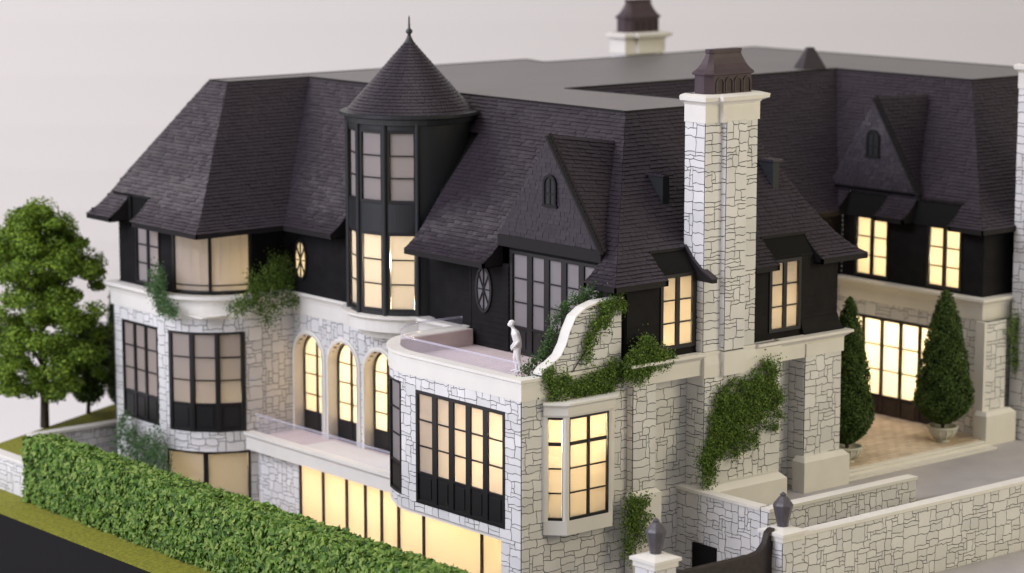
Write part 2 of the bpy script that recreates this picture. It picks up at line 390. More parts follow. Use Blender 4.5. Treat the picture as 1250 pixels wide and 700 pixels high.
# ---- shingled roof slopes
PROF = [(0, 10.82), (.4, 11.1), (.8, 11.5), (1.2, 12.0), (1.7, 12.65), (4.8, 16.27)]
EOFF = [(0, 0), (.4, .4), (.8, .8), (1.2, 1.15), (1.7, 1.55), (4.8, 2.7)]
def interp(tab, x):
    for (a, p), (b, q) in zip(tab, tab[1:]):
        if x <= b: return p + (q - p) * (x - a) / (b - a)
    return tab[-1][1]
def slope(root, name, P, prof, lo, hi, nrm, cuts=(), expo=0.17, seed=3, mats=None, thick=0.035):
    rng = random.Random(seed); nrm = Vector(nrm).normalized()
    al = [0.0]
    for (a, p), (b, q) in zip(prof, prof[1:]): al.append(al[-1] + math.hypot(b - a, q - p))
    tab = [(l, p) for l, p in zip(al, prof)]
    def dz(l):
        l = min(max(l, 0), al[-1])
        for (a, p), (b, q) in zip(tab, tab[1:]):
            if l <= b + 1e-9:
                t = (l - a) / (b - a); return p[0] + (q[0] - p[0]) * t, p[1] + (q[1] - p[1]) * t
        return prof[-1]
    n = max(1, round(al[-1] / expo)); base = MB(); mb = MB()
    ls = [al[-1] * k / n for k in range(n + 1)]
    def spans(d):
        sp = [(lo(d), hi(d))]
        for c0, c1, dm in cuts:
            if d < dm - 1e-6:
                sp = [q for a, b in sp for q in ((a, min(b, c0)), (max(a, c1), b)) if q[1] - q[0] > 0.02]
        return sp
    for k in range(n):
        d0, z0 = dz(ls[k]); d1, z1 = dz(ls[k + 1]); dm, zm = dz((ls[k] + ls[k + 1]) / 2)
        for a, b in spans(dm):
            ea = lambda d: max(a, lo(d)) if abs(a - lo(dm)) > 1e-6 else lo(d)
            eb = lambda d: min(b, hi(d)) if abs(b - hi(dm)) > 1e-6 else hi(d)
            base.quad(P(ea(d0), d0, z0), P(eb(d0), d0, z0), P(eb(d1), d1, z1), P(ea(d1), d1, z1))
            s = a - rng.uniform(0, .3)
            while s < b:
                w = rng.uniform(.2, .42); s0, s1 = max(s, a), min(s + w - .012, b); s += w
                if s1 - s0 < .03: continue
                f = lambda x, d: x if (x > a + 1e-6 and x < b - 1e-6) else (ea(d) if x <= a + 1e-6 else eb(d))
                th = thick + rng.uniform(-.012, .014); jj = rng.uniform(-.012, .012)
                dj, zj = dz(ls[k] + jj) if k else (d0, z0)
                du, zu = dz(ls[k + 1] + .02)
                A, B = P(f(s0, dj), dj, zj), P(f(s1, dj), dj, zj); Cc, D = P(f(s1, du), du, zu), P(f(s0, du), du, zu)
                h0 = nrm * th; h1 = nrm * .006
                mb.add([A, B, A + h0, B + h0, Cc + h1, D + h1], [(0, 1, 3, 2), (2, 3, 4, 5), (0, 2, 5), (1, 4, 3)])
    o = base.build(name, M['roofdark'], root)
    mb.build("shingles", mats or M['shingle'], o, kind="stuff")
    return o
def eave(mb, a, b, out, h=0.2, t=0.06, ztop=10.83):
    a, b, out = Vector(a), Vector(b), Vector(out).normalized()
    vs = [Vector((p.x, p.y, z)) + out * w for z in (ztop - h, ztop) for w in (-t, 0) for p in (a, b)]
    mb.hexa(vs)

# ================================================================ the setting
def struct(mb, name, m): return tag(mb.build(name, m), kind="structure")
mb = MB()                                                            # studio sweep: floor, cove, wall in one sheet, along the view
cx, cy = 0.64, 0.768
prof = [(-90, -6.0), (95, -6.0)] + [(95 + 40 * math.sin(R(a)), 34 - 40 * math.cos(R(a))) for a in range(8, 91, 8)] + [(135.2, 200)]
rows = []
for d, z in prof:
    rows.append([(8 + cx * d + 0.768 * k, 8 + cy * d - 0.64 * k, z) for k in (-190, 190)])
for a, b in zip(rows, rows[1:]): mb.quad(a[0], a[1], b[1], b[0])
struct(mb, "backdrop", M['backdrop']).data.polygons.foreach_set("use_smooth", [True] * (len(rows) - 1))
struct(MB().prism([(-7.4, -14, -5.9), (60, -14, -5.9), (60, 12, -5.9), (20, 33.0, -5.9), (5, 33.2, -5.9), (-7.4, 27.2, -5.9)], (0, 0, 4.5)).prism([(-7.4, -14, -1.4), (-4.2, -14, -1.4), (-4.2, 24.6, -1.4), (-1.5, 28.2, -1.4), (5, 28.2, -1.4), (5, 33.2, -1.4), (-7.4, 27.2, -1.4)], (0, 0, 1.38)), "base_board", M['base'])
struct(MB().prism([(-7.35, -7.0, -.02), (-4.25, -7.0, -.02), (-4.25, 24.6, -.02), (-5.2, 28.0, -.02), (-7.35, 27.0, -.02)], (0, 0, .05)), "grass_strip", M['lawn'])
struct(MB().box(-4.2, 7.6, -7.0, 28.2, -1.4, -1.3), "ground", M['drive'])
struct(MB().prism([(-5.2, 24.6, .04), (-1.5, 28.1, .04), (5, 28.1, .04), (5, 33.0, .04), (-4.4, 28.45, .04), (-5.2, 28.1, .04)], (0, 0, 1.46)), "lawn", M['lawn'])
struct(MB().prism([(8.05, -4.15, -.5), (15.4, -4.15, -.5), (15.4, -6.85, -.5), (60, -6.85, -.5), (60, .1, -.5), (8.05, .1, -.5)], (0, 0, 2.6)), "driveway", M['drive'])
struct(MB().prism([(8.1, -6.85, -.45), (15.38, -6.85, 2.05), (15.38, -4.6, 2.05), (8.1, -4.6, -.45)], (0, 0, -.1)), "ramp", M['drive'])
struct(MB().box(-7.35, 60, -14, -7.3, -0.02, 0.5), "pavement", M['drive'])

# ================================================================ the mansion
H = empty("mansion", (8, 10, 0), "white stone mansion model with dark shingled mansard roof and round tower", "model house")
TWp = Path([(0, 0), (0, 6.4)] + arc(2.95, 6.4, 2.95, 180, 92)[1:], -1)          # terrace block west face and its rounded end
TSp = Path([(0, 0), (4.85, 0)])
# -- terrace block walls
stone_wall(H, TWp, 2.3, 7.3, [(.85, 5.83, 2.64, 6.75), (6.75, 9.4, 2.75, 6.9)], 11, u1=10.6)
stone_wall(H, TWp, -1.3, 2.3, [], 12, u1=1.07)
stone_wall(H, TSp, -1.3, 7.3, [(1.0, 4.1, 2.75, 6.8)], 13)
window(H, TWp, .85, 5.83, 2.64, 6.75, 5, 3, 0.25, fr=.11, st=.13, name="french_window")
window(H, TWp, 6.75, 8.0, 2.75, 6.9, 1, 3, 0.25, fr=.09, name="curved_end_window"); window(H, TWp, 8.0, 9.4, 2.75, 6.9, 1, 3, 0.25, fr=.09, name="curved_end_window")
room(H, TWp, .85, 5.83, 2.64, 6.75, 1.6, [(1.1, 5.6, .8, 270), (2.6, 4.6, 1.2, 80)])
# underside of the terrace block, floors
MB().prism([(5, .15, 2.14), (.1, .15, 2.14), (.1, 6.4, 2.14)] + [(x, y, 2.14) for x, y in arc(2.95, 6.4, 2.85, 180, 92)[1:]] + [(5, 9.25, 2.14)], (0, 0, .15)).build("soffit", M['room'], H)
# -- bay window on the south face
BAY = Path([(1.0, 0), (1.55, -.55), (3.55, -.55), (4.1, 0)])
mb = MB(); BAY.sweep(mb, [(.02, 2.45), (.10, 2.45), (.10, 2.95), (.02, 2.95), (-.1, 2.9), (-.1, 2.5)]); mb.prism([(1.0, 0, 2.5), (1.55, -.55, 2.5), (3.55, -.55, 2.5), (4.1, 0, 2.5)], (0, 0, .4))
bay = mb.build("bay_window", M['cream'], H)
mb = MB(); BAY.sweep(mb, [(-.1, 6.6), (.12, 6.6), (.16, 6.68), (.16, 6.95), (.22, 7.0), (.3, 7.05), (.3, 7.12), (-.1, 7.12)]); mb.prism([(1.0, 0, 6.62), (1.55, -.55, 6.62), (3.55, -.55, 6.62), (4.1, 0, 6.62)], (0, 0, .48))
mb.build("bay_cornice", M['cream'], bay)
mb = MB()
for p in ((1.03, -.03), (1.55, -.52), (3.55, -.52), (4.07, -.03)): MB().lathe(p, [(.13, 2.9), (.13, 6.62)], 8).build("mullion_post", M['cream'], bay)
for pts, c in (((1, 0, 1.55, -.55), 1), ((1.55, -.55, 3.55, -.55), 2), ((3.55, -.55, 4.1, 0), 1)):
    p = Path([pts[:2], pts[2:]]); window(H, p, .04, p.L - .04, 2.95, 6.6, c, 4, fr=.095, st=.05, w=.03, name="bay_casement", transom=(0, .25, .5, .75, 1))
room(H, Path([(1.05, .0), (4.05, .0)]), 0, 3.0, 2.9, 6.62, 1.3, [(.8, 6.1, .8, 270), (1.9, 5.4, .95, 90)], w=0.0)
# -- terrace cornice and deck
CP = [(.25, 7.25), (.06, 7.25), (.06, 7.72), (.10, 7.80), (.20, 7.86), (.26, 7.88), (.26, 8.0), (-.12, 8.0), (-.12, 7.3)]
CP[0] = (-.12, 7.25)
TC = Path([(4.85, .0), (0, 0), (0, 6.4)] + arc(3.1, 6.4, 3.1, 180, 90)[1:] + [(5.2, 9.5)], -1)
TCP = [(-.4, 7.25), (.04, 7.25), (.04, 7.72), (.05, 7.86), (.10, 7.90), (.10, 8.0), (-.40, 8.0), (-.42, 7.3)]
TC.sweep(MB(), TCP).build("terrace_cornice", M['cream'], H)
mb = MB().prism([(5.2, .3, 7.28), (.3, .3, 7.28), (.3, 6.4, 7.28)] + [(x, y, 7.28) for x, y in arc(3.1, 6.4, 2.8, 180, 90)[1:]] + [(5.2, 9.2, 7.28)], (0, 0, .14))
dk = mb.build("terrace_deck", M['deck'], H)
mb = MB()
k = .34
while k < 4.9: mb.box(k, k + .21, .34, 6.4 + math.sqrt(max(0, 2.72 ** 2 - (3.1 - min(k, 3.1)) ** 2)), 7.42, 7.47); k += .23
mb.build("deck_planks", M['deck'], dk, kind="stuff")
mb = MB().prism([(1.15, 8.25, 7.47), (4.55, 8.25, 7.47), (4.55, 9.3, 7.47), (3.0, 9.2, 7.47), (2.0, 8.95, 7.47)], (0, 0, .62))
mb.build("terrace_planter", M['deck'], H); MB().prism([(1.5, 8.35, 8.08), (4.45, 8.35, 8.08), (4.45, 9.2, 8.08), (3.0, 9.1, 8.08), (2.2, 8.85, 8.08)], (0, 0, .03)).build("planter_top", M['cream'], H)
# -- curved scroll wall at the end of the terrace
top = [(.85, 8.06), (1.05, 8.24), (1.35, 8.36), (1.7, 8.58), (1.94, 8.94), (2.12, 9.40), (2.38, 9.86), (2.8, 10.12), (3.38, 10.27), (4.58, 10.3)]
poly = [(x, 0.0, z) for x, z in top] + [(4.58, 0, 7.6), (.85, 0, 7.6)]
sw = MB().prism([(p[0], .02, p[2]) for p in poly], (0, .38, 0)).build("scroll_wall", M['mortar'], H)
def ztop_at(x):
    return interp([(a, b) for a, b in top], min(max(x, .85), 4.58))
cap = MB()
for (a, b), (c, d) in zip(top[:-1], top[1:]):
    cap.hexa([Vector((x, y, z + e)) for e in (0, .07) for y in (-.07, .40) for x, z in ((a, b), (c, d))])
cap.build("scroll_coping", M['cream'], H)
SWp = Path([(0, .02), (4.85, .02)])
hol = []
xs = [.86 + i * .17 for i in range(24)]
for x in xs:
    if x + .17 <= 4.58: hol.append((x, x + .17, ztop_at(x + .05) - .02, 10.6))
stones(H, sw, SWp, .86, 4.56, 8.02, 10.4, [h for h in hol if h[2] < 10.35], 17)
# -- south face right of the terrace: pier, wall, chimney breast
stone_wall(H, Path([(4.85, -.3), (5.95, -.3)]), -1.3, 7.3, [], 21, name="pier")
stone_wall(H, Path([(4.85, -.02), (4.85, -.3)]), -1.3, 7.3, [], 22, name="pier_side")
stone_wall(H, Path([(5.9, .42), (8.12, .42)]), -1.3, 7.3, [], 23); MB().box(5.85, 5.93, -.28, .4, 0, 7.3).build("pier_return", M["cream"], H)
def plinth(mb, x0, x1, y0, y1, z0, z1, ch=.14):
    mb.box(x0, x1, y0, y1, z0, z1)
    a = [(x0, y0, z1 + .003), (x1, y0, z1 + .003), (x1, y1, z1 + .003), (x0, y1, z1 + .003)]; b = [(x0 + ch, y0 + ch, z1 + ch), (x1 - ch, y0 + ch, z1 + ch), (x1 - ch, y1, z1 + ch), (x0 + ch, y1, z1 + ch)]
    mb.add(a + b, [(4, 5, 6, 7), (0, 1, 5, 4), (1, 2, 6, 5), (2, 3, 7, 6), (3, 0, 4, 7)]); return mb
plinth(MB(), 4.72, 6.08, -.5, -.1, -1.3, 3.25).build("pier_plinth", M['cream'], H)
chim = MB().box(8.14, 12.0, -.48, .6, -1.3, 7.25).box(8.13, 10.68, -.40, .6, 7.2, 16.4).build("chimney", M['mortar'], H)
stones(H, chim, Path([(8.12, .4), (8.12, -.5)]), 0, .9, .0, 7.2, [], 31); stones(H, chim, Path([(8.11, .6), (8.11, -.42)]), 0, 1.02, 8.02, 16.3, [], 32)
stones(H, chim, Path([(8.12, -.5), (12.0, -.5)]), 0, 3.88, 3.0, 7.2, [], 33)
stones(H, chim, Path([(8.11, -.42), (8.93, -.42)]), 0, .82, 8.02, 16.3, [], 34); stones(H, chim, Path([(9.95, -.42), (10.7, -.42)]), 0, .75, 8.02, 16.3, [], 35)
pil = MB().box(8.95, 9.93, -.64, -.3, 7.9, 16.3).build("chimney_pilaster", M['mortar'], H)
stones(H, pil, Path([(8.93, -.66), (9.95, -.66)]), 0, 1.02, 8.02, 16.3, [], 36); stones(H, pil, Path([(8.93, -.42), (8.93, -.66)]), 0, .24, 8.02, 16.3, [], 37)
plinth(MB(), 7.95, 11.95, -1.0, .0, -1.3, 2.95, .22).build("chimney_plinth", M['cream'], H)
mb = MB(); Path([(8.12, .4), (8.12, -.5), (12.0, -.5), (12.0, .4)]).sweep(mb, [(-.1, 7.1), (.05, 7.1), (.05, 7.55), (.0, 8.02), (-.1, 8.02)])
mb.box(8.1, 12.0, -.52, .3, 7.9, 8.0); mb.box(8.9, 9.98, -.72, -.45, 7.12, 7.98)
mb.build("chimney_band", M['cream'], H)
def chimney_top(root, x0, x1, y0, y1, z, proj=.18, parent=None):
    """cream necking and lip with a brown flared metal cowl"""
    pts = [(x0, y1), (x0, y0), (x0 + .7, y0), (x0 + .7, y0 - proj), (x1 - .5, y0 - proj), (x1 - .5, y0), (x1, y0), (x1, y1), (x0 + .01, y1)]
    mb = MB(); Path(pts).sweep(mb, [(-.2, z), (.06, z), (.06, z + .62), (.12, z + .70), (.30, z + .78), (.32, z + .92), (.05, z + 1.0), (-.3, z + 1.0)])
    mb.box(x0 + .1, x1 - .1, y0 + .05, y1 - .05, z + .5, z + .98)
    neck = mb.build("chimney_lip", M['cream'], root)
    zt = z + .99; a0, a1, b0, b1 = x0 + .12, x1 - .12, y0 - .02, y1 - .08; ch = .24
    oct_ = lambda e, zz: [(a0 - e + ch, b0 - e, zz), (a1 + e - ch, b0 - e, zz), (a1 + e, b0 - e + ch, zz), (a1 + e, b1 + e - ch, zz), (a1 + e - ch, b1 + e, zz), (a0 - e + ch, b1 + e, zz), (a0 - e, b1 + e - ch, zz), (a0 - e, b0 - e + ch, zz)]
    mb = MB(); L = [oct_(0, zt), oct_(0, zt + .66), oct_(.07, zt + .69), oct_(.07, zt + .74)]
    def top_oct(f, zz):
        cxx, cyy = (a0 + a1) / 2, (b0 + b1) / 2
        return [(cxx + (p[0] - cxx) * (1 - .38 * f), cyy + (p[1] - cyy) * (1 - .72 * f), zz) for p in oct_(.07, zz)]
    for f, zz in ((.35, zt + .88), (.62, zt + 1.05), (.85, zt + 1.25), (1.0, zt + 1.42)): L.append(top_oct(f, zz))
    L.append(top_oct(.93, zt + 1.43)); L.append(top_oct(.93, zt + 1.56))
    vs = [p for r in L for p in r]; fs = [(i * 8 + k, i * 8 + (k + 1) % 8, (i + 1) * 8 + (k + 1) % 8, (i + 1) * 8 + k) for i in range(len(L) - 1) for k in range(8)] + [tuple(range(8))[::-1], tuple((len(L) - 1) * 8 + k for k in range(8))]
    cow = mb.add(vs, fs).build("chimney_cowl", M['brown'], root)
    # arched vents along the long side
    n = 4; wv = (a1 - a0 - 2 * ch - .1) / n
    for k in range(n):
        c = a0 + ch + .08 + wv * (k + .5); hw = wv * .34
        arch = [(c - hw, zt + .1), (c + hw, zt + .1)] + [(c + hw * math.cos(R(q)), zt + .45 + hw * .8 * math.sin(R(q))) for q in range(0, 181, 30)]
        MB().prism([(x, b0 - .012, zz) for x, zz in arch], (0, .01, 0)).build("vent", M['gate'], cow)
        m2 = MB()
        for q0, q1 in zip(arch[2:], arch[3:]): m2.bar((q0[0], b0 - .01, q0[1]), (q1[0], b0 - .01, q1[1]), .05, .06, (0, 1, 0))
        for xx in (c - hw - .02, c + hw + .02): m2.box(xx - .03, xx + .03, b0 - .05, b0, zt + .05, zt + .45)
        m2.build("vent_surround", M['brown'], cow)
    return neck
chimney_top(H, 8.11, 10.7, -.42, .6, 16.25)
# -- south face right of the chimney
stone_wall(H, Path([(12.0, .42), (13.4, .42)]), 1.9, 7.3, [], 41)
P2 = Path([(13.4, -.4), (15.35, -.4)]); stone_wall(H, P2, 1.9, 7.3, [], 42, name="pier"); stone_wall(H, Path([(13.4, .4), (13.4, -.4)]), 1.9, 7.3, [], 43, name="pier_side")
plinth(MB(), 13.15, 15.6, -.72, -.1, 1.9, 3.25, .18).build("pier_plinth", M['cream'], H)
stone_wall(H, Path([(15.35, -.4), (15.35, 8.6)]), 1.9, 7.3, [], 44)
CPs = [(-.1, 7.2), (.10, 7.2), (.10, 7.74), (.16, 7.80), (.30, 7.90), (.36, 7.93), (.36, 8.02), (-.1, 8.02)]
mb = MB(); Path([(4.86, .1), (4.86, -.3), (8.1, -.3)]).sweep(mb, CPs); mb.box(4.87, 8.1, -.29, .5, 7.22, 7.98); mb.build("cornice", M['cream'], H)
mb = MB(); Path([(10.72, -.3), (15.4, -.3), (15.4, 8.6)]).sweep(mb, CPs); mb.box(10.72, 15.38, -.29, .5, 7.22, 7.98); mb.box(13.42, 15.42, -.46, -.3, 7.22, 7.7); mb.build("cornice", M['cream'], H)
# -- arched loggia wall
AW = Path([(4.95, 20.5), (4.95, 9.6)])              # faces -x
cy3 = [19.38, 17.0, 14.55]; ah = []
for c in cy3:
    u = 20.5 - c; ah.append((u - 1.04, u + 1.04, 1.7, 5.35))
    ah += [(u - 1.02, u + 1.02, 5.35, 5.55), (u - .95, u + .95, 5.55, 5.75), (u - .84, u + .84, 5.75, 5.93), (u - .68, u + .68, 5.93, 6.1), (u - .44, u + .44, 6.1, 6.25)]
stone_wall(H, AW, 1.7, 7.25, ah, 51)
def half_arch(c, r, z0, zs, n=16): return [(c + r, z0), (c + r, zs)] + [(c + r * math.cos(R(180 * i / n)), zs + r * math.sin(R(180 * i / n))) for i in range(1, n)] + [(c - r, zs), (c - r, z0)]
for c in cy3:
    prof = half_arch(c, .97, 1.7, 5.3); outp = half_arch(c, 1.14, 1.7, 5.3); mid = half_arch(c, 1.06, 1.7, 5.3); mb = MB(); L = []
    for pl, x in ((outp, 4.93), (outp, 4.86), (mid, 4.84), (mid, 4.80), (prof, 4.82), (prof, 5.42)): L.append([(x, y, z) for y, z in pl])
    n = len(prof); vs = [p for r in L for p in r]
    mb.add(vs, [(i * n + k, i * n + k + 1, (i + 1) * n + k + 1, (i + 1) * n + k) for i in range(len(L) - 1) for k in range(n - 1)])
    ar = mb.build("arch_surround", M['cream'], H, smooth=False)
    # door: frame ring, stiles, panes
    mb = MB(); inn = half_arch(c, .86, 1.75, 5.3); o2 = half_arch(c, .975, 1.7, 5.3)
    vs = [(5.3, y, z) for y, z in o2] + [(5.3, y, z) for y, z in inn] + [(5.4, y, z) for y, z in inn]
    mb.add(vs, [(k, k + 1, n + k + 1, n + k) for k in range(n - 1)] + [(n + k, n + k + 1, 2 * n + k + 1, 2 * n + k) for k in range(n - 1)])
    mb.box(5.28, 5.38, c - .06, c + .06, 1.75, 6.15)
    for z in (3.65, 4.5, 5.3): mb.box(5.30, 5.37, c - .86, c + .86, z - .02, z + .02)
    mb.box(5.30, 5.36, c - .86, c + .86, 1.75, 2.95)
    dr = mb.build("arched_door", M['black'], H)
    for sgn in (-1, 1):
        for z0, z1 in ((2.95, 3.63), (3.67, 4.48), (4.52, 5.28)):
            y0, y1 = sorted((c + sgn * .05, c + sgn * .87)); MB().box(5.33, 5.35, y0, y1, z0, z1).build("pane", M['pane'], dr)
        t = [(c + sgn * .05, 5.32), (c + sgn * .87, 5.32)] + [(c + sgn * .87 * math.cos(R(q)), 5.3 + .87 * math.sin(R(q))) for q in range(0, 86, 12)] + [(c + sgn * .05, 6.165)]
        MB().prism([(5.33, y, z) for y, z in t], (.02, 0, 0)).build("pane", M['pane'], dr)
AR = Path([(5.42, 20.5), (5.42, 13.4)])
room(H, AR, .2, 6.9, 1.75, 6.4, 1.6, [(1.2, 5.2, .9, 200), (3.5, 5.2, .9, 270), (5.9, 5.2, .9, 330), (3.5, 3.2, .9, 70), (5.6, 3.2, .9, 90)], w=0.02)
# -- balcony slab under the loggia
SB = Path([(2.55, 20.6), (2.55, 9.0)])
SB.sweep(MB(), [(-.3, 1.62), (.02, 1.62), (.02, 2.12), (.07, 2.2), (.14, 2.24), (.14, 2.36), (-.3, 2.36)]).build("balcony_edge", M['cream'], H)
MB().box(2.7, 5.0, 9.0, 20.6, 1.9, 2.1).build("balcony_slab", M['deck'], H)
mb = MB()
k = 2.85
while k < 4.85: mb.box(k, k + .26, 9.05, 20.4, 2.1, 2.13); k += .28
mb.build("balcony_planks", M['deck'], H, kind="stuff")
# glass balustrades
def glass_rail(path, z0, z1, name):
    mb = MB(); path.sweep(mb, [(0, z0), (.03, z0), (.03, z1), (0, z1)]); o = mb.build(name, M['glass'], H)
    path.sweep(MB(), [(-.015, z1), (.045, z1), (.045, z1 + .07), (-.015, z1 + .07)]).build("glass_top_edge", M['glass_edge'], o)
    return o
glass_rail(Path([(2.95, 20.4), (2.95, 9.3)]), 2.1, 3.0, "glass_balustrade")
glass_rail(Path([(.42, .6), (.42, 6.4)] + arc(3.05, 6.4, 2.63, 180, 95)[1:] + [(4.55, 8.9)], -1), 7.5, 8.42, "glass_balustrade")
# -- basement glazing behind the hedge
BG = Path([(3.1, 18.2), (3.1, 1.0)])
def at_px(px):    # plan y on x=3.1 below pixel column px
    f = (px - 625) / F_PX; d = FW + RT * f; return CAM.y + d.y * (3.1 - CAM.x) / d.x
cols = [364, 392, 421, 444, 464, 485, 516, 588, 640]
us = [18.2 - at_px(c) for c in cols]
mb = MB()
for u in us: ubox(mb, BG, u - .05, u + .05, -1.3, 2.14, -.1, .06)
ubox(mb, BG, us[0], us[-1], -1.3, -1.2, -.1, .05); bs = mb.build("basement_glazing", M['gate'], H)
for a, b in zip(us, us[1:]): ubox(MB(), BG, a + .05, b - .05, -1.2, 2.12, -.04, -.02).build("pane", M['pane_b'], bs)
stone_wall(H, BG, -1.3, 1.66, [], 61, u0=-2.6, u1=us[0] - .05)
room(H, BG, us[0], us[-1], -1.29, 2.12, 1.6, [(us[0] + .8 + 1.72 * k, .7, .9, 44, (1.0, .79, .46)) for k in range(8)], w=-.06)
# -- left wing: west face, rounded corner, south return
LW = Path([(4.95, 20.5), (3.1, 20.5)] + arc(3.1, 23.3, 2.8, 270, 180)[1:] + [(.3, 26.9)], -1)
u_b0 = 1.85; la = 2.8 * math.pi / 2
def bow(deg): return 1.85 + 2.8 * R(270 - deg)
h1, h2 = (bow(257), bow(192), 2.4, 6.5), (LW.L - 3.35, LW.L - .6, 2.4, 6.5)
stone_wall(H, LW, -1.3, 7.25, [h1, h2, (bow(262), bow(186), -.6, 1.55)], 71)
e = (h1[1] - h1[0]) / 3
for k in range(3): window(H, LW, h1[0] + e * k, h1[0] + e * (k + 1), 2.4, 6.5, 1, 3, .26, fr=.085, w=.05, name="bow_window")
for k in range(4):
    q = LW(h1[0] + e * k, 0, -.03); MB().lathe((q.x, q.y), [(.11, 2.4), (.11, 6.5)], 8).build("window_post", M['black'], H)
window(H, LW, h2[0], h2[1], 2.4, 6.5, 3, 3, .26, name="french_window")
g0, g1 = bow(262), bow(186); gm = (g0 + g1) / 2
for a, b in ((g0, gm), (gm, g1)): window(H, LW, a, b, -.6, 1.55, 1, 1, 0, fr=.09, name="basement_window", pm=M['pane_b'])
lamp((2.6, 22.4, 3.4), 34, r=.4); lamp((2.6, 23.0, .6), 40, r=.3); lamp((2.6, 25.6, 4.6), 5, r=.4)
MB().box(.6, 4.9, 23.3, 26.9, 1.6, 1.75).prism([(4.9, 20.7, 1.6), (3.1, 20.75, 1.6), (1.2, 21.6, 1.6), (.6, 23.3, 1.6), (4.9, 23.3, 1.6)], (0, 0, .15)).box(.6, 4.9, 20.7, 26.9, 7.2, 7.24).box(4.7, 4.8, 20.7, 26.9, 0, 7.2).build("room_light_box", M['room'], H)
LC = Path([(4.95, 9.6), (4.95, 20.5), (3.1, 20.5)] + arc(3.1, 23.3, 2.8, 270, 180)[1:] + [(.3, 27.1), (6, 27.1)], -1)
LC.sweep(MB(), [(-.15, 7.05), (.05, 7.05), (.05, 7.58), (.09, 7.72), (.18, 7.84), (.24, 7.87), (.24, 8.0), (-.15, 8.0)]).build("cornice", M['cream'], H)
MB().prism([(.35, 23, 7.9), (1.2, 21.3, 7.9), (3.1, 20.6, 7.9), (5, 20.6, 7.9), (5, 27, 7.9), (.35, 27, 7.9)], (0, 0, .07)).build("floor_slab", M['room'], H)
stone_wall(H, Path([(5.2, 26.9), (.3, 26.9)], -1), -1.3, 7.25, [], 75)
# -- upper storey, clad dark
UB = Path([(4.8, 20.75), (3.2, 20.75)] + arc(3.2, 23.3, 2.55, 270, 180)[1:] + [(.65, 27.0)], -1)
ub = lambda deg: 1.6 + 2.55 * R(270 - deg)
hw = (UB.L - 3.2, UB.L - 1.35, 8.1, 10.6)
siding_wall(H, UB, 8.0, 10.75, [(ub(266), ub(190), 8.06, 10.6), hw])
m = (ub(266) + ub(190)) / 2
for a, b in ((ub(266), m), (m, ub(190))):
    n = 4
    o = MB(); UBp = UB
    for q in (a, b): ubox(o, UB, q - .06, q + .06, 8.06, 10.6, -.12, .04)
    for i in range(n):
        ubox(o, UB, a + (b - a) * i / n, a + (b - a) * (i + 1) / n, 8.06, 8.16, -.12, .03); ubox(o, UB, a + (b - a) * i / n, a + (b - a) * (i + 1) / n, 8.36, 8.40, -.1, .0)
    w = o.build("bow_glass", M['black'], H); p = MB()
    for i in range(n): ubox(p, UB, a + (b - a) * i / n, a + (b - a) * (i + 1) / n, 8.16, 10.6, -.07, -.05)
    p.build("pane", M['pane'], w)
lamp((3.4, 22.2, 8.9), 42, r=.3); lamp((1.3, 17.6, -.2), 7, r=.2); lamp((24.2, 8.1, 10.2), 2, r=.1); lamp((20.5, 5.5, 6.8), 26, r=.4)  # last three are added outdoor spill lamps: hedge foot, east eave, court
MB().box(5.2, 5.3, 20.9, 27, 8, 10.7).box(.9, 5.2, 24.2, 24.3, 8, 10.7).build("room_light_box", M['room'], H)
window(H, UB, hw[0], hw[1], 8.1, 10.6, 2, 3, 0, name="casement_window", fr=.1)
siding_wall(H, Path([(4.7, 20.75), (4.7, 16.2)]), 8.0, 10.75, [(.78, 1.62, 8.52, 10.18)])
siding_wall(H, Path([(5.35, 12.3), (5.35, 8.45)]), 7.45, 10.75)
siding_wall(H, Path([(4.7, 8.5), (4.7, 6.35)]), 7.45, 10.75); siding_wall(H, Path([(5.4, 8.5), (4.7, 8.5)], -1), 7.45, 10.75)
US = Path([(4.72, -.1), (15.4, -.1)])
siding_wall(H, US, 8.0, 11.05, [(6.3 - 4.72, 8.0 - 4.72, 8.25, 10.95), (11.75 - 4.72, 13.4 - 4.72, 8.25, 10.95), (8.15 - 4.72, 10.65 - 4.72, 8, 11.05)])
siding_wall(H, Path([(15.4, -.1), (15.4, 8.6)]), 8.0, 10.75)
Path([(11.2, -.1), (15.4, -.1), (15.4, 8)]).sweep(MB(), [(0, 8.5), (.02, 8.5), (.06, 8.25), (.16, 8.08), (.2, 8.03), (0, 8.03)]).build("skirt_board", M['siding'], H) if False else None
Path([(13.45, -.1), (15.4, -.1), (15.4, 8)]).sweep(MB(), [(0, 8.6), (.02, 8.6), (.06, 8.35), (.16, 8.12), (.22, 8.03), (0, 8.03)]).build("skirt_board", M['siding'], H)
for x0, x1, b in ((6.3, 8.0, [(.5, 8.6, .8, 42), (1.2, 10.0, .9, 8)]), (11.75, 13.4, [(.8, 9.2, .9, 16)])):
    window(H, US, x0 - 4.72, x1 - 4.72, 8.25, 10.95, 2, 3, 0, name="casement_window", fr=.13, st=.09)
    room(H, Path([(x0, -.1), (x1, -.1)]), 0, x1 - x0, 8.25, 10.95, 1.2, b)
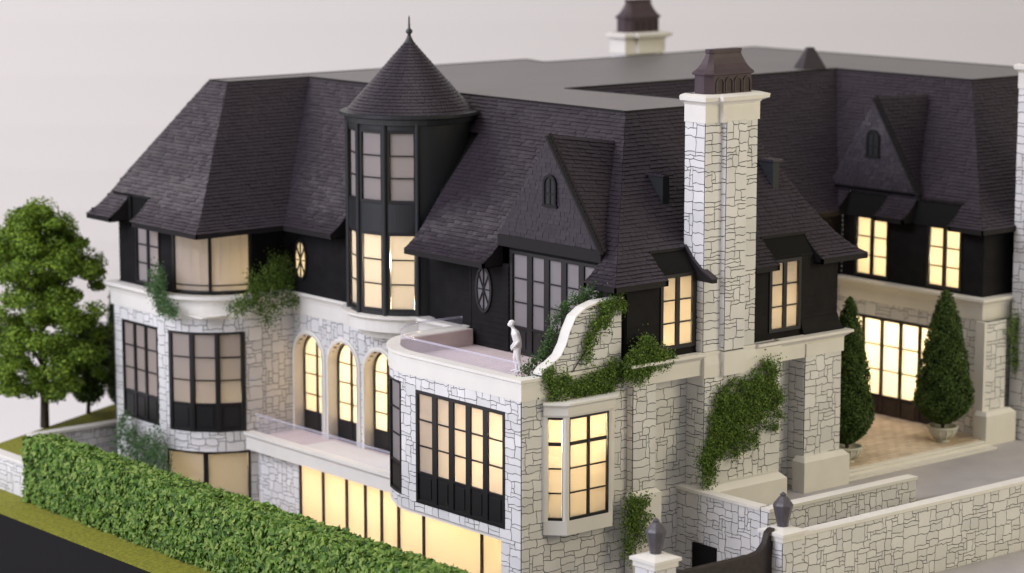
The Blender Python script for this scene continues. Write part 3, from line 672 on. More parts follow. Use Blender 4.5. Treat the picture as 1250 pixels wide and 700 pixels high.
# terrace french doors
DW = Path([(4.75, 6.35), (4.75, .75)])
siding_wall(H, DW, 7.45, 11.6, [(.1, 5.1, 7.45, 11.3)])
window(H, DW, .1, 5.1, 7.45, 11.3, 5, 3, .24, fr=.12, st=.14, name="french_window")
MB().box(6.0, 6.1, .2, 11, 7.5, 11.4).build("room_partition", M['siding'], H)
def oval(P, u, z, a, b, name="oval_window", pm=None, lit=False):
    if lit:
        mk = MB(); n = 32; ra, rb_ = a * 1.12, b * 1.08
        for k in range(n):
            q = []
            for t in (2 * math.pi * k / n, 2 * math.pi * (k + 1) / n):
                c, s_ = math.cos(t), math.sin(t); e_ = 1 / max(abs(c), abs(s_)); q.append((u + a * c, z + b * s_)); q.append((u + ra * c * e_, z + rb_ * s_ * e_))
            mk.quad(P(*q[0], .0), P(*q[1], .0), P(*q[3], .0), P(*q[2], .0))
        mk.build("oval_surround", M['siding'], H)
    mb = MB(); n = 28
    for k in range(n):
        t0, t1 = 2 * math.pi * k / n, 2 * math.pi * (k + 1) / n
        q = lambda t, r, w: P(u + (a + r) * math.cos(t), z + (b + r) * math.sin(t), w)
        mb.hexa([q(t0, -.05, -.02), q(t1, -.05, -.02), q(t0, .06, -.02), q(t1, .06, -.02), q(t0, -.05, .07), q(t1, -.05, .07), q(t0, .06, .07), q(t1, .06, .07)])
    for k in range(4):
        t = math.pi * k / 4; c, s_ = math.cos(t), math.sin(t)
        mb.bar(P(u - a * c, z - b * s_, .045), P(u + a * c, z + b * s_, .045), .05, .04)
    mb.lathe((0, 0), [(0, 0)], 3) if False else None
    o = mb.build(name, M['black'], H)
    pts = [P(u + a * math.cos(2 * math.pi * k / n), z + b * math.sin(2 * math.pi * k / n), .02) for k in range(n)]
    MB().add(pts, [tuple(range(n))]).build("pane", pm or M['pane'], o)
oval(Path([(4.7, 8.5), (4.7, 6.35)]), 8.5 - 7.75, 9.65, .42, .82)
oval(Path([(4.7, 20.75), (4.7, 16.2)]), 1.2, 9.35, .4, .8, pm=M['pane_b'], lit=True)
room(H, Path([(4.7, 20.75), (4.7, 16.2)]), .7, 1.7, 8.5, 10.2, .8, [(1.2, 9.3, .5, 7)], w=-.17)

# -- tower
TC_ = (6.2, 14.2); tr = 2.42
tw = MB().lathe(TC_, [(tr, 7.9), (tr, 15.7)], 40, R(238), R(510)).build("tower", M['charcoal'], H, smooth=True)
A0, A1 = 144.0, 238.0
for z0, z1 in ((7.9, 8.12), (11.25, 12.35), (15.2, 15.7)): MB().lathe(TC_, [(tr - .15, z0), (tr, z0), (tr, z1), (tr - .15, z1)], 24, R(A0), R(A1)).build("tower_band", M['charcoal'], H, smooth=False)
for d in (144.5, 176.7, 208.7, 239.0):
    MB().lathe((TC_[0] + (tr + .02) * math.cos(R(d)), TC_[1] + (tr + .02) * math.sin(R(d))), [(.1, 7.95), (.1, 15.6)], 10).build("tower_post", M['charcoal'], H, smooth=True)
for c in (160.7, 192.7, 224.7):
    TWn = Path(arc(*TC_, tr, c + 14.5, c - 14.5, 6), -1)
    TWn = Path(arc(*TC_, tr, c - 14.5, c + 14.5, 6))
    window(H, TWn, 0, TWn.L, 8.12, 11.25, 1, 3, fr=.13, w=-.02, name="tower_window"); window(H, TWn, 0, TWn.L, 12.35, 15.2, 1, 3, fr=.13, w=-.02, name="tower_window")
MB().lathe(TC_, [(0.01, 11.3), (tr - .2, 11.3), (tr - .2, 11.45), (.01, 11.45)], 24).lathe(TC_, [(0.01, 8.0), (tr - .2, 8.0)], 24).build("room_light_box", M['room'], H)
lamp((6.5, 14.4, 9.7), 520, (1.0, .84, .56), .25)
lamp((6.6, 13.2, 13.6), 22, r=.3)
MB().lathe(TC_, [(tr - .3, 7.35), (tr + .12, 7.35), (tr + .12, 7.78), (tr + .2, 7.86), (tr + .32, 7.9), (tr + .32, 7.98), (tr - .1, 8.0)], 44).build("tower_cornice", M['cream'], H, smooth=False)
MB().lathe(TC_, [(.1, 7.0), (tr - .4, 7.0), (tr - .3, 7.4)], 32).build("tower_corbel", M['cream'], H)
MB().lathe(TC_, [(tr - .1, 15.35), (tr + .1, 15.4), (tr + .14, 15.6), (tr + .33, 15.66), (tr + .33, 15.78), (tr, 15.8)], 48).build("tower_gutter", M['charcoal'], H, smooth=False)
CON = [(0.0, 0.0), (3.85, 0.0)]
mb = MB(); rng = random.Random(5); rows_n = 24; rb, zb, zt = tr + .06, 15.78, 18.6
cone = MB().lathe(TC_, [(rb - .02, zb), (.05, zt - .05)], 48).build("tower_roof", M['roofdark'], H)
for k in range(rows_n):
    t0, t1 = k / rows_n, (k + 1.12) / rows_n; a = 0.0
    r0, r1 = rb * (1 - t0) + .02, max(rb * (1 - t1), .01); z0, z1 = zb + (zt - zb) * t0, zb + (zt - zb) * min(t1, 1)
    while a < 2 * math.pi:
        da = min(rng.uniform(.2, .36) / max(r0, .25), 2 * math.pi - a + .001); b_ = a + da * .97; th = .03 + rng.uniform(-.008, .01)
        am = (a + b_) / 2
        mid = lambda r, aa, z: (TC_[0] + r * math.cos(aa), TC_[1] + r * math.sin(aa), z)
        if da > .0:
            v = [mid(r0, a, z0), mid(r0, am, z0), mid(r0, b_, z0), mid(r0 + th, a, z0), mid(r0 + th, am, z0), mid(r0 + th, b_, z0), mid(r1 + .008, a, z1), mid(r1 + .008, am, z1), mid(r1 + .008, b_, z1)]
            mb.add(v, [(0, 1, 4, 3), (1, 2, 5, 4), (3, 4, 7, 6), (4, 5, 8, 7)])
        a += da
mb.build("shingles", M['shingle'], cone, kind="stuff")
MB().lathe(TC_, [(.24, zt - .26), (.1, zt), (.06, zt + .12), (.13, zt + .2), (.13, zt + .28), (.05, zt + .36), (.03, zt + .7), (.04, zt + .74), (.005, zt + .86)], 12).build("finial", M['charcoal'], cone, smooth=True)

# -- roofs
def Wp(x0): return lambda s, d, z: Vector((x0 + d, s, z))
def Sp(y0): return lambda s, d, z: Vector((s, y0 + d, z))
nW, nS = (-.75, 0, .66), (0, -.75, .66)
slope(H, "roof_slope", Wp(3.81), PROF, lambda d: -.5 + d, lambda d: 11.5, nW, [(1.15, 6.7, .92)], seed=101)
slope(H, "roof_slope", Sp(-.5), PROF, lambda d: 3.81 + d, lambda d: 16.6 - interp(EOFF, d), nS, [(6.33, 8.12, .95), (11.9, 14.1, .95), (8.1, 10.7, 1.05)], seed=102)
slope(H, "roof_slope", lambda s, d, z: Vector((16.6 - interp(EOFF, d), s, z)), PROF, lambda d: -.5 + d, lambda d: 8.3 + d, (.8, 0, .6), seed=109, expo=.3)
slope(H, "roof_slope", Wp(3.85), PROF, lambda d: 16.3, lambda d: 19.6 + d, nW, seed=103)
up = [(d, z) for d, z in PROF if d > 1.6]
slope(H, "roof_slope", Wp(3.81), [(3.7, 14.986), (4.8, 16.27)], lambda d: 11.5, lambda d: 16.3, nW, seed=104)
slope(H, "roof_slope", Sp(19.6), PROF, lambda d: -.3 + d, lambda d: 3.85 + d, nS, seed=105)
slope(H, "roof_slope", Wp(-.3), PROF, lambda d: 19.6 + d, lambda d: 28.0 - d * .45, nW, [(24.55, 26.1, .95)], seed=106)
slope(H, "roof_slope", lambda s, d, z: Vector((s, 28.0 - d * .45, z)), PROF, lambda d: -.3 + d, lambda d: 8.0, (0, .8, .5), seed=110, expo=.4)
slope(H, "roof_slope", Sp(8.3), PROF, lambda d: 15.5 - d * .45, lambda d: 24.4 + d, nS, seed=107)
slope(H, "roof_slope", Wp(24.4), PROF, lambda d: .5 + d, lambda d: 8.3 + d, nW, [(6.3, 8.45, .9), (2.3, 4.7, .9)], seed=108)
slope(H, "roof_slope", Sp(.5), PROF, lambda d: 24.4 + d, lambda d: 36, nS, seed=111)
flat = [(8.6, 4.3), (13.9, 4.3), (13.3, 13.1), (29.2, 13.1), (29.2, 5.3), (36, 5.3), (36, 25), (24.8, 24.2), (21.6, 24.2), (22.1, 26.0), (4.52, 25.8), (4.52, 24.42), (8.65, 24.42)]
MB().prism([(x, y, 16.1) for x, y in flat], (0, 0, .19)).build("flat_roof", M['flatroof'], H)
mb = MB()
for a, b in zip(flat, flat[1:] + flat[:1]): mb.bar((a[0], a[1], 16.28), (b[0], b[1], 16.28), .10, .07)
mb.build("roof_edge_trim", M['roofdark'], H)
mb = MB()
for a, b, o in (((3.81, 6.7), (3.81, 11.5), (-1, 0, 0)), ((3.81, -.5), (3.81, 1.15), (-1, 0, 0)), ((3.81, -.5), (6.33, -.5), (0, -1, 0)), ((14.1, -.5), (16.6, -.5), (0, -1, 0)), ((10.7, -.5), (11.9, -.5), (0, -1, 0)),
                ((16.6, -.5), (16.6, 8.3), (1, 0, 0)), ((3.85, 16.3), (3.85, 19.6), (-1, 0, 0)), ((-.3, 19.6), (3.85, 19.6), (0, -1, 0)), ((-.3, 19.6), (-.3, 24.55), (-1, 0, 0)), ((-.3, 26.1), (-.3, 28), (-1, 0, 0)),
                ((24.4, .5), (24.4, 2.3), (-1, 0, 0)), ((24.4, 4.7), (24.4, 6.3), (-1, 0, 0)), ((24.4, .5), (36, .5), (0, -1, 0)), ((15.5, 8.3), (24.4, 8.3), (0, -1, 0))):
    mb = MB(); eave(mb, (*a, 0), (*b, 0), o); mb.build("fascia", M['roofdark'], H)
for x0, x1, y0, y1 in ((3.87, 5.3, 6.7, 11.5), (3.87, 4.8, -.44, 1.15), (4.8, 6.33, -.44, 0), (10.7, 11.9, -.44, 0), (14.1, 16.5, -.44, 0), (15.4, 16.5, 0, 8.3), (3.91, 5, 16.3, 20.7), (-.24, 3.9, 19.66, 20.8), (-.24, 1.2, 20.8, 24.55), (-.24, .8, 26.1, 27.9), (24.46, 25.2, .56, 2.3), (24.46, 25.2, 4.7, 6.3), (25.2, 36, .56, 1), (15.5, 24.4, 8.36, 8.8)):
    MB().box(x0, x1, y0, y1, 10.63, 10.67).build("eave_soffit", M['roofdark'], H)
# cheeks, lintel boards and sloping soffits of the cut eaves
def cut_eave(kind, e0, s0, s1, dc, wall_d, zl=10.6, ends=(1, 1)):
    def Q(s, d, z): return Vector((e0 + d, s, z)) if kind == 'W' else Vector((s, e0 + d, z))
    pts = [(d, z) for d, z in PROF if d < dc] + [(dc, interp(PROF, dc))]
    for s, sg in [q for q, e_ in zip(((s0, -1), (s1, 1)), ends) if e_]:
        poly = [Q(s, d, z + .03) for d, z in pts] + [Q(s, dc, 10.63), Q(s, 0, 10.63)]
        vec = Q(s + sg * .12, 0, 0) - Q(s, 0, 0)
        MB().prism(poly, vec).build("eave_cheek", M['roofdark'], H)
    zc = interp(PROF, dc); mb = MB()
    hs = MB().add([Q(s0, dc + .02, zc + .01), Q(s1, dc + .02, zc + .01), Q(s1, wall_d, zl), Q(s0, wall_d, zl)], [(0, 1, 2, 3)]).build('hood_soffit', M['base'], H)  # black colour stands in for the shade of the hood recess
    mb.add([Q(s, d, z) for s in (s0 - .06, s1 + .06) for d in (dc - .04, dc + .1) for z in (zc - .02, zc + .08)], [(0, 1, 3, 2), (4, 6, 7, 5), (0, 4, 5, 1), (2, 3, 7, 6), (1, 5, 7, 3), (0, 2, 6, 4)])
    mb.build("eave_hood", M['roofdark'], H)
cut_eave('S', -.5, 6.33, 8.1, .95, .38, 10.96, (1, 0)); cut_eave('S', -.5, 11.9, 14.1, .95, .38, 10.96)
MB().prism([(8.0, y, z) for y, z in ((.45, 11.8), (.0, 11.32), (-.42, 11.0), (-.98, 10.74), (-.98, 10.6), (-.42, 10.62), (.3, 10.62))], (.24, 0, 0)).build("eave_cheek", M['roofdark'], H)
mb = MB()
for (y0, z0), (y1, z1) in zip(((-.98, 10.74), (-.42, 11.0), (.0, 11.32)), ((-.42, 11.0), (.0, 11.32), (.45, 11.8))):
    mb.hexa([Vector((x, y, z + e_)) for e_ in (.0, .05) for y, z in ((y0, z0), (y1, z1)) for x in (7.97, 8.27)])
mb.build("eave_cheek_shingles", M['shingle'], H)
cut_eave('W', -.3, 24.55, 26.1, .95, .97); MB().box(.58, .72, 25.9, 27.3, 10.6, 11.75).build("eave_infill", M["base"], H)
cut_eave('W', 24.4, 6.3, 8.45, .9, .62); cut_eave('W', 24.4, 2.3, 4.7, .9, .62)
pts = [(d, z) for d, z in PROF if d < .93]
for s, sg in ((1.15, -.12), (6.7, .12)):
    MB().prism([(3.81 + d, s, z + .03) for d, z in pts] + [(4.74, s, 11.63), (4.74, s, 10.63), (3.81, s, 10.63)], (0, sg, 0)).build("eave_cheek", M['roofdark'], H)
for s in (11.44, 16.3):
    MB().prism([(3.83 + d, s, z - .02) for d, z in PROF] + [(8.6, s, 10.63), (3.83, s, 10.63)], (0, .06, 0)).build("roof_cheek", M['roofdark'], H)
MB().prism([(3.81 + d, 11.5, z - .16) for d, z in ((2.0, 13.0), (4.75, 16.21))] + [(8.56, 11.5, 12.0), (5.81, 11.5, 12.0)], (0, 1.5, 0)).build("tower_shade_infill", M['base'], H)  # black block put in as the shaded gap between roof and tower
def gable(xg, y0, y1, za, zb0, xr, zr, wz, xs, wscale=1.0, fas=.42):
    """shingled gable dormer: triangular face, two roof planes, verge boards, small arched window"""
    yc = (y0 + y1) / 2; hgt = za - zb0; half = (y1 - y0) / 2
    g = slope(H, "gable_face", lambda s, d, z: Vector((xg, s, z)), [(0, zb0), (0, za - .05)], lambda d: y0, lambda d: y1, (-1, 0, 0), expo=.17, seed=121) if False else None
    fm = MB().add([(xg + .02, y0, zb0), (xg + .02, y1, zb0), (xg + .02, yc, za)], [(0, 1, 2)]).build("gable_face", M['roofdark'], H)
    mb = MB(); rng = random.Random(9); n = round(hgt / .17)
    for k in range(n):
        a, b = zb0 + hgt * k / n, zb0 + hgt * (k + 1.08) / n; f = 1 - (k + .5) / n; lo_, hi_ = yc - half * f, yc + half * f; s = lo_ - rng.uniform(0, .2)
        while s < hi_:
            w = rng.uniform(.2, .42); p, q = max(s, lo_), min(s + w - .012, hi_); s += w
            if q - p < .03: continue
            th = .03 + rng.uniform(-.01, .012)
            mb.add([(xg, p, a), (xg, q, a), (xg - th, p, a), (xg - th, q, a), (xg - .006, q, b), (xg - .006, p, b)], [(0, 1, 3, 2), (2, 3, 4, 5), (0, 2, 5), (1, 4, 3)])
    mb.build("shingles", M['shingle'], fm, kind="stuff")
    for sg in (-1, 1):
        yb = yc + sg * half; xb = xs if sg < 0 else xs - .3
        xo = xg - (.12 if sg < 0 else -.01); Lb, Lt, Rb, Rt = Vector((xo, yb + (sg * .05 if sg < 0 else 0), zb0 - .05)), Vector((xo, yc, za + .03)), Vector((xb, yb - sg * .25, zb0 - .02)), Vector((xr, yc, zr))
        ln = (Lt - Lb).length
        def Pq(s, d, z, Lb=Lb, Lt=Lt, Rb=Rb, Rt=Rt, ln=ln):
            t = d / ln; A = Lb.lerp(Lt, t); B = Rb.lerp(Rt, t); L_ = (B - A).length; return A + (B - A) * (s / max(L_, 1e-6))
        hl = lambda d, Lb=Lb, Lt=Lt, Rb=Rb, Rt=Rt, ln=ln: (Rb.lerp(Rt, d / ln) - Lb.lerp(Lt, d / ln)).length
        nn = (Lt - Lb).cross(Rt - Lt); nn = nn if nn.z > 0 else -nn
        slope(H, "dormer_roof", Pq, [(0, 0), (ln, 0)], lambda d: 0.0, hl, nn, seed=130 + sg)
        d_ = (Lt - Lb).normalized()
        if sg > 0: continue
        mb = MB(); mb.bar(Lb + Vector((-.03, 0, -.06)), Lt + Vector((-.03, 0, -.06)), .09, .16, (1, 0, 0)); mb.bar(Lb + Vector((.10, 0, .02)), Lt + Vector((.10, 0, .02)), .1, .08, (1, 0, 0)); mb.build("verge_board", M['roofdark'], H)
    MB().box(xg - .1, xg + .1, y0 + .05, y1 - .05, zb0 - fas, zb0 - .0).build("gable_fascia", M['roofdark'], H)
    yw, zw = wz; mb = MB(); a = half_arch(yw, .26 * wscale, zw, zw + .75 * wscale, 8); b = half_arch(yw, .36 * wscale, zw - .0, zw + .75 * wscale, 8); n = len(a)
    mb.add([(xg - .1, y, z) for y, z in a] + [(xg - .1, y, z) for y, z in b] + [(xg, y, z) for y, z in b] + [(xg - .02, y, z) for y, z in a], [(k, k + 1, n + k + 1, n + k) for k in range(n - 1)] + [(n + k, n + k + 1, 2 * n + k + 1, 2 * n + k) for k in range(n - 1)] + [(k, k + 1, 3 * n + k + 1, 3 * n + k) for k in range(n - 1)])
    mb.box(xg - .09, xg, yw - .4 * wscale, yw + .4 * wscale, zw - .08, zw + .02); mb.box(xg - .075, xg - .02, yw - .04, yw + .04, zw, zw + .95 * wscale); mb.box(xg - .07, xg - .02, yw - .26 * wscale, yw + .26 * wscale, zw + .38 * wscale, zw + .44 * wscale)
    wd = mb.build("gable_window", M['roofdark'], H)
    MB().add([(xg - .05, y, z) for y, z in half_arch(yw, .27 * wscale, zw, zw + .75 * wscale, 8)], [tuple(range(n))]).build("pane", M['charcoal'], wd)
gable(4.65, 1.05, 6.85, 15.72, 11.85, 7.75, 15.3, (3.9, 13.2), 5.15)
gable(25.28, 4.6, 9.6, 15.65, 11.85, 28.5, 15.6, (7.2, 13.2), 25.6, fas=.05)
# wedge vents on the south slope
for x, y in ((8.0, 2.49), (13.72, 2.58)):
    z = 12.65 + (y + .5 - 1.7) * 3.62 / 3.1 + .03
    MB().prism([(x, y + .05, z), (x, y - .86, z - .04), (x, y - .86, z - 1.02)], (.32, 0, 0)).build("roof_vent", M['charcoal'], H)
    mb = MB()
    for k in range(9): mb.box(x - .09, x + .41, y - .98 + k * .12, y - .98 + k * .12 + .1, z - .01, z + .06 + .02 * (k % 2))
    mb.build("vent_hood", M['shingle'], H)
# peak of a rear dormer beyond the flat roof
MB().add([(27.75, 13.75, 16.2), (28.75, 13.15, 16.2), (29.3, 14.3, 16.2), (28.3, 14.9, 16.2), (28.05, 13.75, 17.25), (28.3, 13.6, 17.25), (28.6, 14.4, 17.2)], [(0, 1, 5, 4), (1, 2, 6, 5), (2, 3, 6), (3, 0, 4, 6), (4, 5, 6)]).build("rear_dormer", M['shingle'], H)
# rear chimney and the chimney at the right edge
rc = MB().box(28.35, 30.75, 26.0, 27.0, 6, 16.4).build("chimney", M['stone'], H); chimney_top(H, 28.3, 30.8, 26.0, 27.05, 16.25)
rc = MB().box(26.52, 29.58, -.38, .58, 0, 16.5).build("chimney", M['mortar'], H)
stones(H, rc, Path([(26.5, .6), (26.5, -.4)]), 0, 1, 1.0, 16.4, [], 91); stones(H, rc, Path([(26.5, -.4), (29.6, -.4)]), 0, 3.1, 1.0, 16.4, [], 92)
chimney_top(H, 26.5, 29.6, -.4, .6, 16.4)
# -- east wing around the court
EW = Path([(24.9, 8.7), (24.9, .8)])
stone_wall(H, EW, 1.7, 7.25, [(8.7 - 8.35, 8.7 - 2.9, 2.1, 6.5)], 81)
window(H, EW, 8.7 - 8.35, 8.7 - 2.9, 2.1, 6.5, 5, 3, .22, name="court_french_doors", fr=.12, st=.08, fm=M['gate'])
room(H, EW, 8.7 - 8.35, 8.7 - 2.9, 2.1, 6.5, 1.4, [(1.6, 4.5, .9, 760, (1, .84, .55)), (3.0, 4.5, .9, 900, (1, .84, .55)), (4.3, 4.5, .9, 760, (1, .84, .55))])
siding_wall(H, Path([(25.1, 8.7), (25.1, 1.0)]), 8.0, 10.75, [(8.7 - 7.95, 8.7 - 6.05, 8.1, 10.7), (8.7 - 3.95, 8.7 - 2.1, 8.1, 10.7)])
EU = Path([(25.1, 8.7), (25.1, 1.0)])
for y1, y0, wt in ((7.95, 6.05, 150), (3.95, 2.1, 170)):
    window(H, EU, 8.7 - y1, 8.7 - y0, 8.1, 10.7, 2, 3, 0, name="casement_window", fr=.12, st=.09)
    room(H, EU, 8.7 - y1, 8.7 - y0, 8.1, 10.7, 1.2, [(8.7 - (y1 + y0) / 2 + .3, 9.1, .9, wt)])
siding_wall(H, Path([(25.1, 1.0), (36, 1.0)]), 8.0, 10.75)
Path([(24.9, 8.7), (24.9, .8), (36, .8)]).sweep(MB(), [(-.15, 7.1), (.06, 7.1), (.06, 7.6), (.1, 7.74), (.2, 7.86), (.32, 7.9), (.32, 8.0), (-.3, 8.0)]).build("cornice", M['cream'], H)
stone_wall(H, Path([(24.9, .8), (26, .8)]), 1.7, 7.25, [], 82); stone_wall(H, Path([(26, .85), (36, .85)]), 1.7, 7.25, [], 83)
stone_wall(H, Path([(24.75, .45), (26.0, .45)]), 1.7, 7.1, [], 84, name="pier"); stone_wall(H, Path([(24.75, .8), (24.75, .45)]), 1.7, 7.1, [], 85, name="pier_side")
plinth(MB(), 24.45, 26.3, .05, .7, 1.7, 3.3, .16).build("pier_plinth", M['cream'], H)
plinth(MB(), 26.6, 36, .2, .8, 1.7, 3.3, .16).build("wall_plinth", M['cream'], H)
MB().box(24.62, 24.76, .42, .9, 1.9, 7.1).build("downpipe", M['cream'], H)
stone_wall(H, Path([(15.4, 8.65), (24.9, 8.65)]), 1.7, 7.25, [], 86); siding_wall(H, Path([(15.4, 8.7), (25.1, 8.7)]), 8.0, 10.75)
mb = MB(); Path([(15.4, 8.65), (24.9, 8.65)]).sweep(mb, CPs); mb.build("cornice", M['cream'], H)
# court floor and steps
MB().box(15.5, 24.9, .1, 8.65, 1.7, 2.33).build("court_floor", M['cream'], H)
mb = MB(); rng = random.Random(4)
yy = .32; row = 0
while yy < 8.5:
    xx = 15.55 - (row % 2) * .3
    while xx < 24.8:
        a, b = max(xx, 15.55), min(xx + .57, 24.85)
        if b - a > .05: mb.box(a, b, yy, yy + .27, 2.33, 2.37 + rng.uniform(0, .008))
        xx += .6
    yy += .3; row += 1
mb.build("court_pavers", M['paver'], H, kind="stuff")
mb = MB().box(15.55, 24.5, -.12, .1, 1.9, 2.28).box(15.55, 24.5, -.5, -.12, 1.9, 2.18); mb.build("court_step", M['cream'], H)
finish_stones(H)

# ================================================================ planting
def leaf(mb, p, n, size, rng, asp=0.62, wild=.55):
    n = Vector(n) + Vector((rng.gauss(0, wild), rng.gauss(0, wild), rng.gauss(0, wild)))
    n = n.normalized() if n.length > 1e-4 else Vector((0, 0, 1))
    t = n.cross(Vector((rng.gauss(0, 1), rng.gauss(0, 1), rng.gauss(0, 1)))); t = t.normalized() if t.length > 1e-4 else Vector((1, 0, 0))
    b = n.cross(t); s = size * rng.uniform(.65, 1.25); w = s * asp; c = n * (s * .14)
    mb.add([p - t * s * .5, p + b * w * .5 - c, p + t * s * .5, p - b * w * .5 - c], [(0, 1, 2), (0, 2, 3)])

rng = random.Random(77)
hd = empty("hedge", (-5.1, 9.5, 0), "long clipped green hedge along the grass strip in front of the mansion", "hedge")
def htop(y): return interp([(-6, 2.58), (9, 2.6), (18, 2.6), (24.2, 2.58)], y)
core = MB()
ys = [-5.5 + 29.6 * i / 30 for i in range(31)]
for a, b in zip(ys, ys[1:]):
    core.hexa([Vector((x, y, z)) for z in (0, 1) for x in (-5.62, -4.42) for y in (a, b)][:0] or [Vector((x, y, (htop(y) - .1) * z + .03)) for z in (0, 1) for y in (a, b) for x in (-5.62, -4.42)])
core.build("hedge_core", M['hedge_core'], hd)
mb = MB()
for k in range(21000):                                               # west face
    y = rng.uniform(-5.2, 24.15); z = rng.uniform(.04, htop(y)); bul = .03 * math.sin(y * 2.1 + z) + .03 * math.sin(y * 5.3 - z * 3) + .03 * math.sin(y * 11 + z * 7)
    leaf(mb, Vector((-5.68 - bul + rng.uniform(-.10, .13), y, z)), (-1, 0, .3), .27, rng, .7, .42)
for k in range(9000):                                                # top
    y = rng.uniform(-5.2, 24.15); x = rng.uniform(-5.7, -4.35)
    leaf(mb, Vector((x, y, htop(y) + .03 * math.sin(y * 3 + x * 4) + rng.uniform(-.08, .05))), (-.2, 0, 1), .27, rng, .7, .42)
for k in range(1100):
    leaf(mb, Vector((rng.uniform(-5.7, -4.4), 24.15 + rng.uniform(-.1, .1), rng.uniform(.05, 2.65))), (0, 1, .3), .24, rng)
for k in range(2500):
    y = rng.uniform(0, 24); leaf(mb, Vector((-4.38, y, rng.uniform(1.2, htop(y)))), (1, 0, .3), .24, rng)
mb.build("hedge_leaves", M['hedge'], hd, kind="stuff")

def ivy(name, label, blobs, P, n, m, size=.082, thick=.28, stems=True, base=None, hang=0.0):
    """blobs (u, z, ru, rz) on a wall face P(u, z, w): leaves clustered in cushions of uneven depth"""
    r = random.Random(len(label) * 7 + n); c = P(blobs[0][0], blobs[0][1], 0); lo = min(b[1] - b[3] for b in blobs)
    o = empty(name, (c.x, c.y, lo), label, "ivy", "ivy growing on the model"); mb = MB(); tot = sum(b[2] * b[3] for b in blobs)
    sub = []
    for b in blobs:
        for k in range(max(3, int(26 * b[2] * b[3] / tot * len(blobs)))):
            a, q = r.uniform(0, 6.283), math.sqrt(r.random()) * .92
            sub.append((b[0] + b[2] * q * math.cos(a), b[1] + b[3] * q * math.sin(a), r.uniform(.12, .30), r.uniform(.3, 1)))
    for k in range(n):
        u0, z0, rr, dep = r.choice(sub)
        du, dz_, dw = r.gauss(0, .5), r.gauss(0, .5), abs(r.gauss(0, .5))
        q = P(u0 + du * rr, z0 + dz_ * rr * 1.1 - hang * r.random(), .03 + thick * dep * .6 + dw * rr * .8)
        if r.random() < .3: q = P(u0 + du * rr * 1.6, z0 + dz_ * rr * 1.6 - hang * r.random(), r.uniform(.03, thick * dep + .05))
        nn = P(u0, z0, 1) - P(u0, z0, 0); leaf(mb, q, nn * .9 + Vector((0, 0, .35)), size, r, .7)
    mb.build("ivy_leaves", m, o, kind="stuff")
    st = MB(); b0 = blobs[0]
    for a, b in zip(blobs, blobs[1:]):
        st.tube([P(a[0], a[1], .04), P((a[0] + b[0]) / 2 + r.uniform(-.1, .1), (a[1] + b[1]) / 2, .06), P(b[0], b[1], .04)], .018, 5)
    st.build("ivy_stem", M['bark'], o)
    return o
Sface = lambda y: (lambda u, z, w: Vector((u, y - w, z)))
ivy("ivy", "large dark ivy cushion climbing the base of the front chimney", [(11.3, 7.05, .5, .55), (10.8, 6.3, .9, .9), (9.8, 6.15, 1.1, .9), (11.6, 5.55, .35, .95), (9.0, 5.6, .9, .9), (9.8, 4.8, 1.0, .75), (8.6, 4.65, .7, .7), (8.15, 3.75, .4, .9), (8.3, 4.2, .6, .6), (10.98, 6.5, .7, .5), (9.4, 5.3, .9, .8), (10.6, 5.4, .7, .7)], Sface(-.5), 21000, M['ivy'], thick=.36)
ivy("ivy", "ivy spilling down the curved scroll wall beside the terrace figurine", [(4.2, 10.15, .42, .3), (3.75, 9.95, .3, .35), (3.3, 9.55, .2, .3), (2.95, 9.1, .18, .35), (2.8, 8.6, .16, .3), (3.6, 9.6, .2, .25), (1.9, 7.6, .45, .38), (1.1, 8.0, .3, .35), (1.3, 7.3, .18, .5), (3.4, 7.65, .7, .35), (4.2, 7.75, .6, .4), (2.7, 7.4, .6, .3), (3.6, 7.3, .5, .25)], Sface(.0), 9000, M['ivy'], thick=.24)
ivy("ivy", "dark ivy bush under the lit window left of the front chimney", [(4.93, 7.9, .75, .45), (5.3, 8.35, .5, .55), (5.9, 8.05, .5, .32), (4.75, 8.2, .3, .4), (6.3, 8.0, .3, .18)], Sface(-.3), 6000, M['ivy'], thick=.32)
top_p = [(.8, 8.1), (1.15, 8.3), (1.5, 8.5), (1.8, 8.8), (1.98, 9.25), (2.2, 9.75), (2.55, 10.08), (3.0, 10.3), (3.5, 10.42), (4.0, 10.45)]
ivy("ivy", "strand of ivy along the top of the curved scroll wall", [(x, z + .08, .22, .2) for x, z in top_p], lambda u, z, w: Vector((u - .05, .66 - w * .4, z - .02)), 2600, M['ivy_pale'], thick=.3)
ivy("ivy", "small ivy on the pier plinth behind the gate pillar", [(4.8, 3.11, .6, .36), (4.46, 2.34, .33, .9), (4.69, 2.6, .5, .7), (4.39, 1.46, .28, .65), (5.01, 1.95, .35, .5), (5.4, 2.4, .22, .12)], Sface(-.5), 3000, M['ivy'], thick=.25)
Wf = lambda u, z, w: Vector((.25 - w, u, z))
ivy("ivy", "pale ivy hanging over the cornice at the corner of the left wing", [(23.0, 8.6, .6, .6), (23.2, 8.0, .75, .4), (22.5, 7.55, .8, .3), (22.1, 7.4, .5, .25)], lambda u, z, w: Vector((.2 - w, u, z)), 3200, M['ivy_pale'], thick=.3)
ivy("ivy", "ivy hanging beside the round window on the left wing", [(4.56, 8.1, .4, .8), (4.29, 8.88, .45, .8), (3.68, 8.9, .6, .9), (3.18, 8.1, .55, .9), (2.68, 8.5, .35, .9), (2.3, 7.85, .5, .4), (1.87, 7.65, .5, .35), (3.33, 7.12, .22, .5), (3.86, 7.57, .35, .55)], Sface(20.25), 5200, M['ivy'], thick=.4, hang=.15)
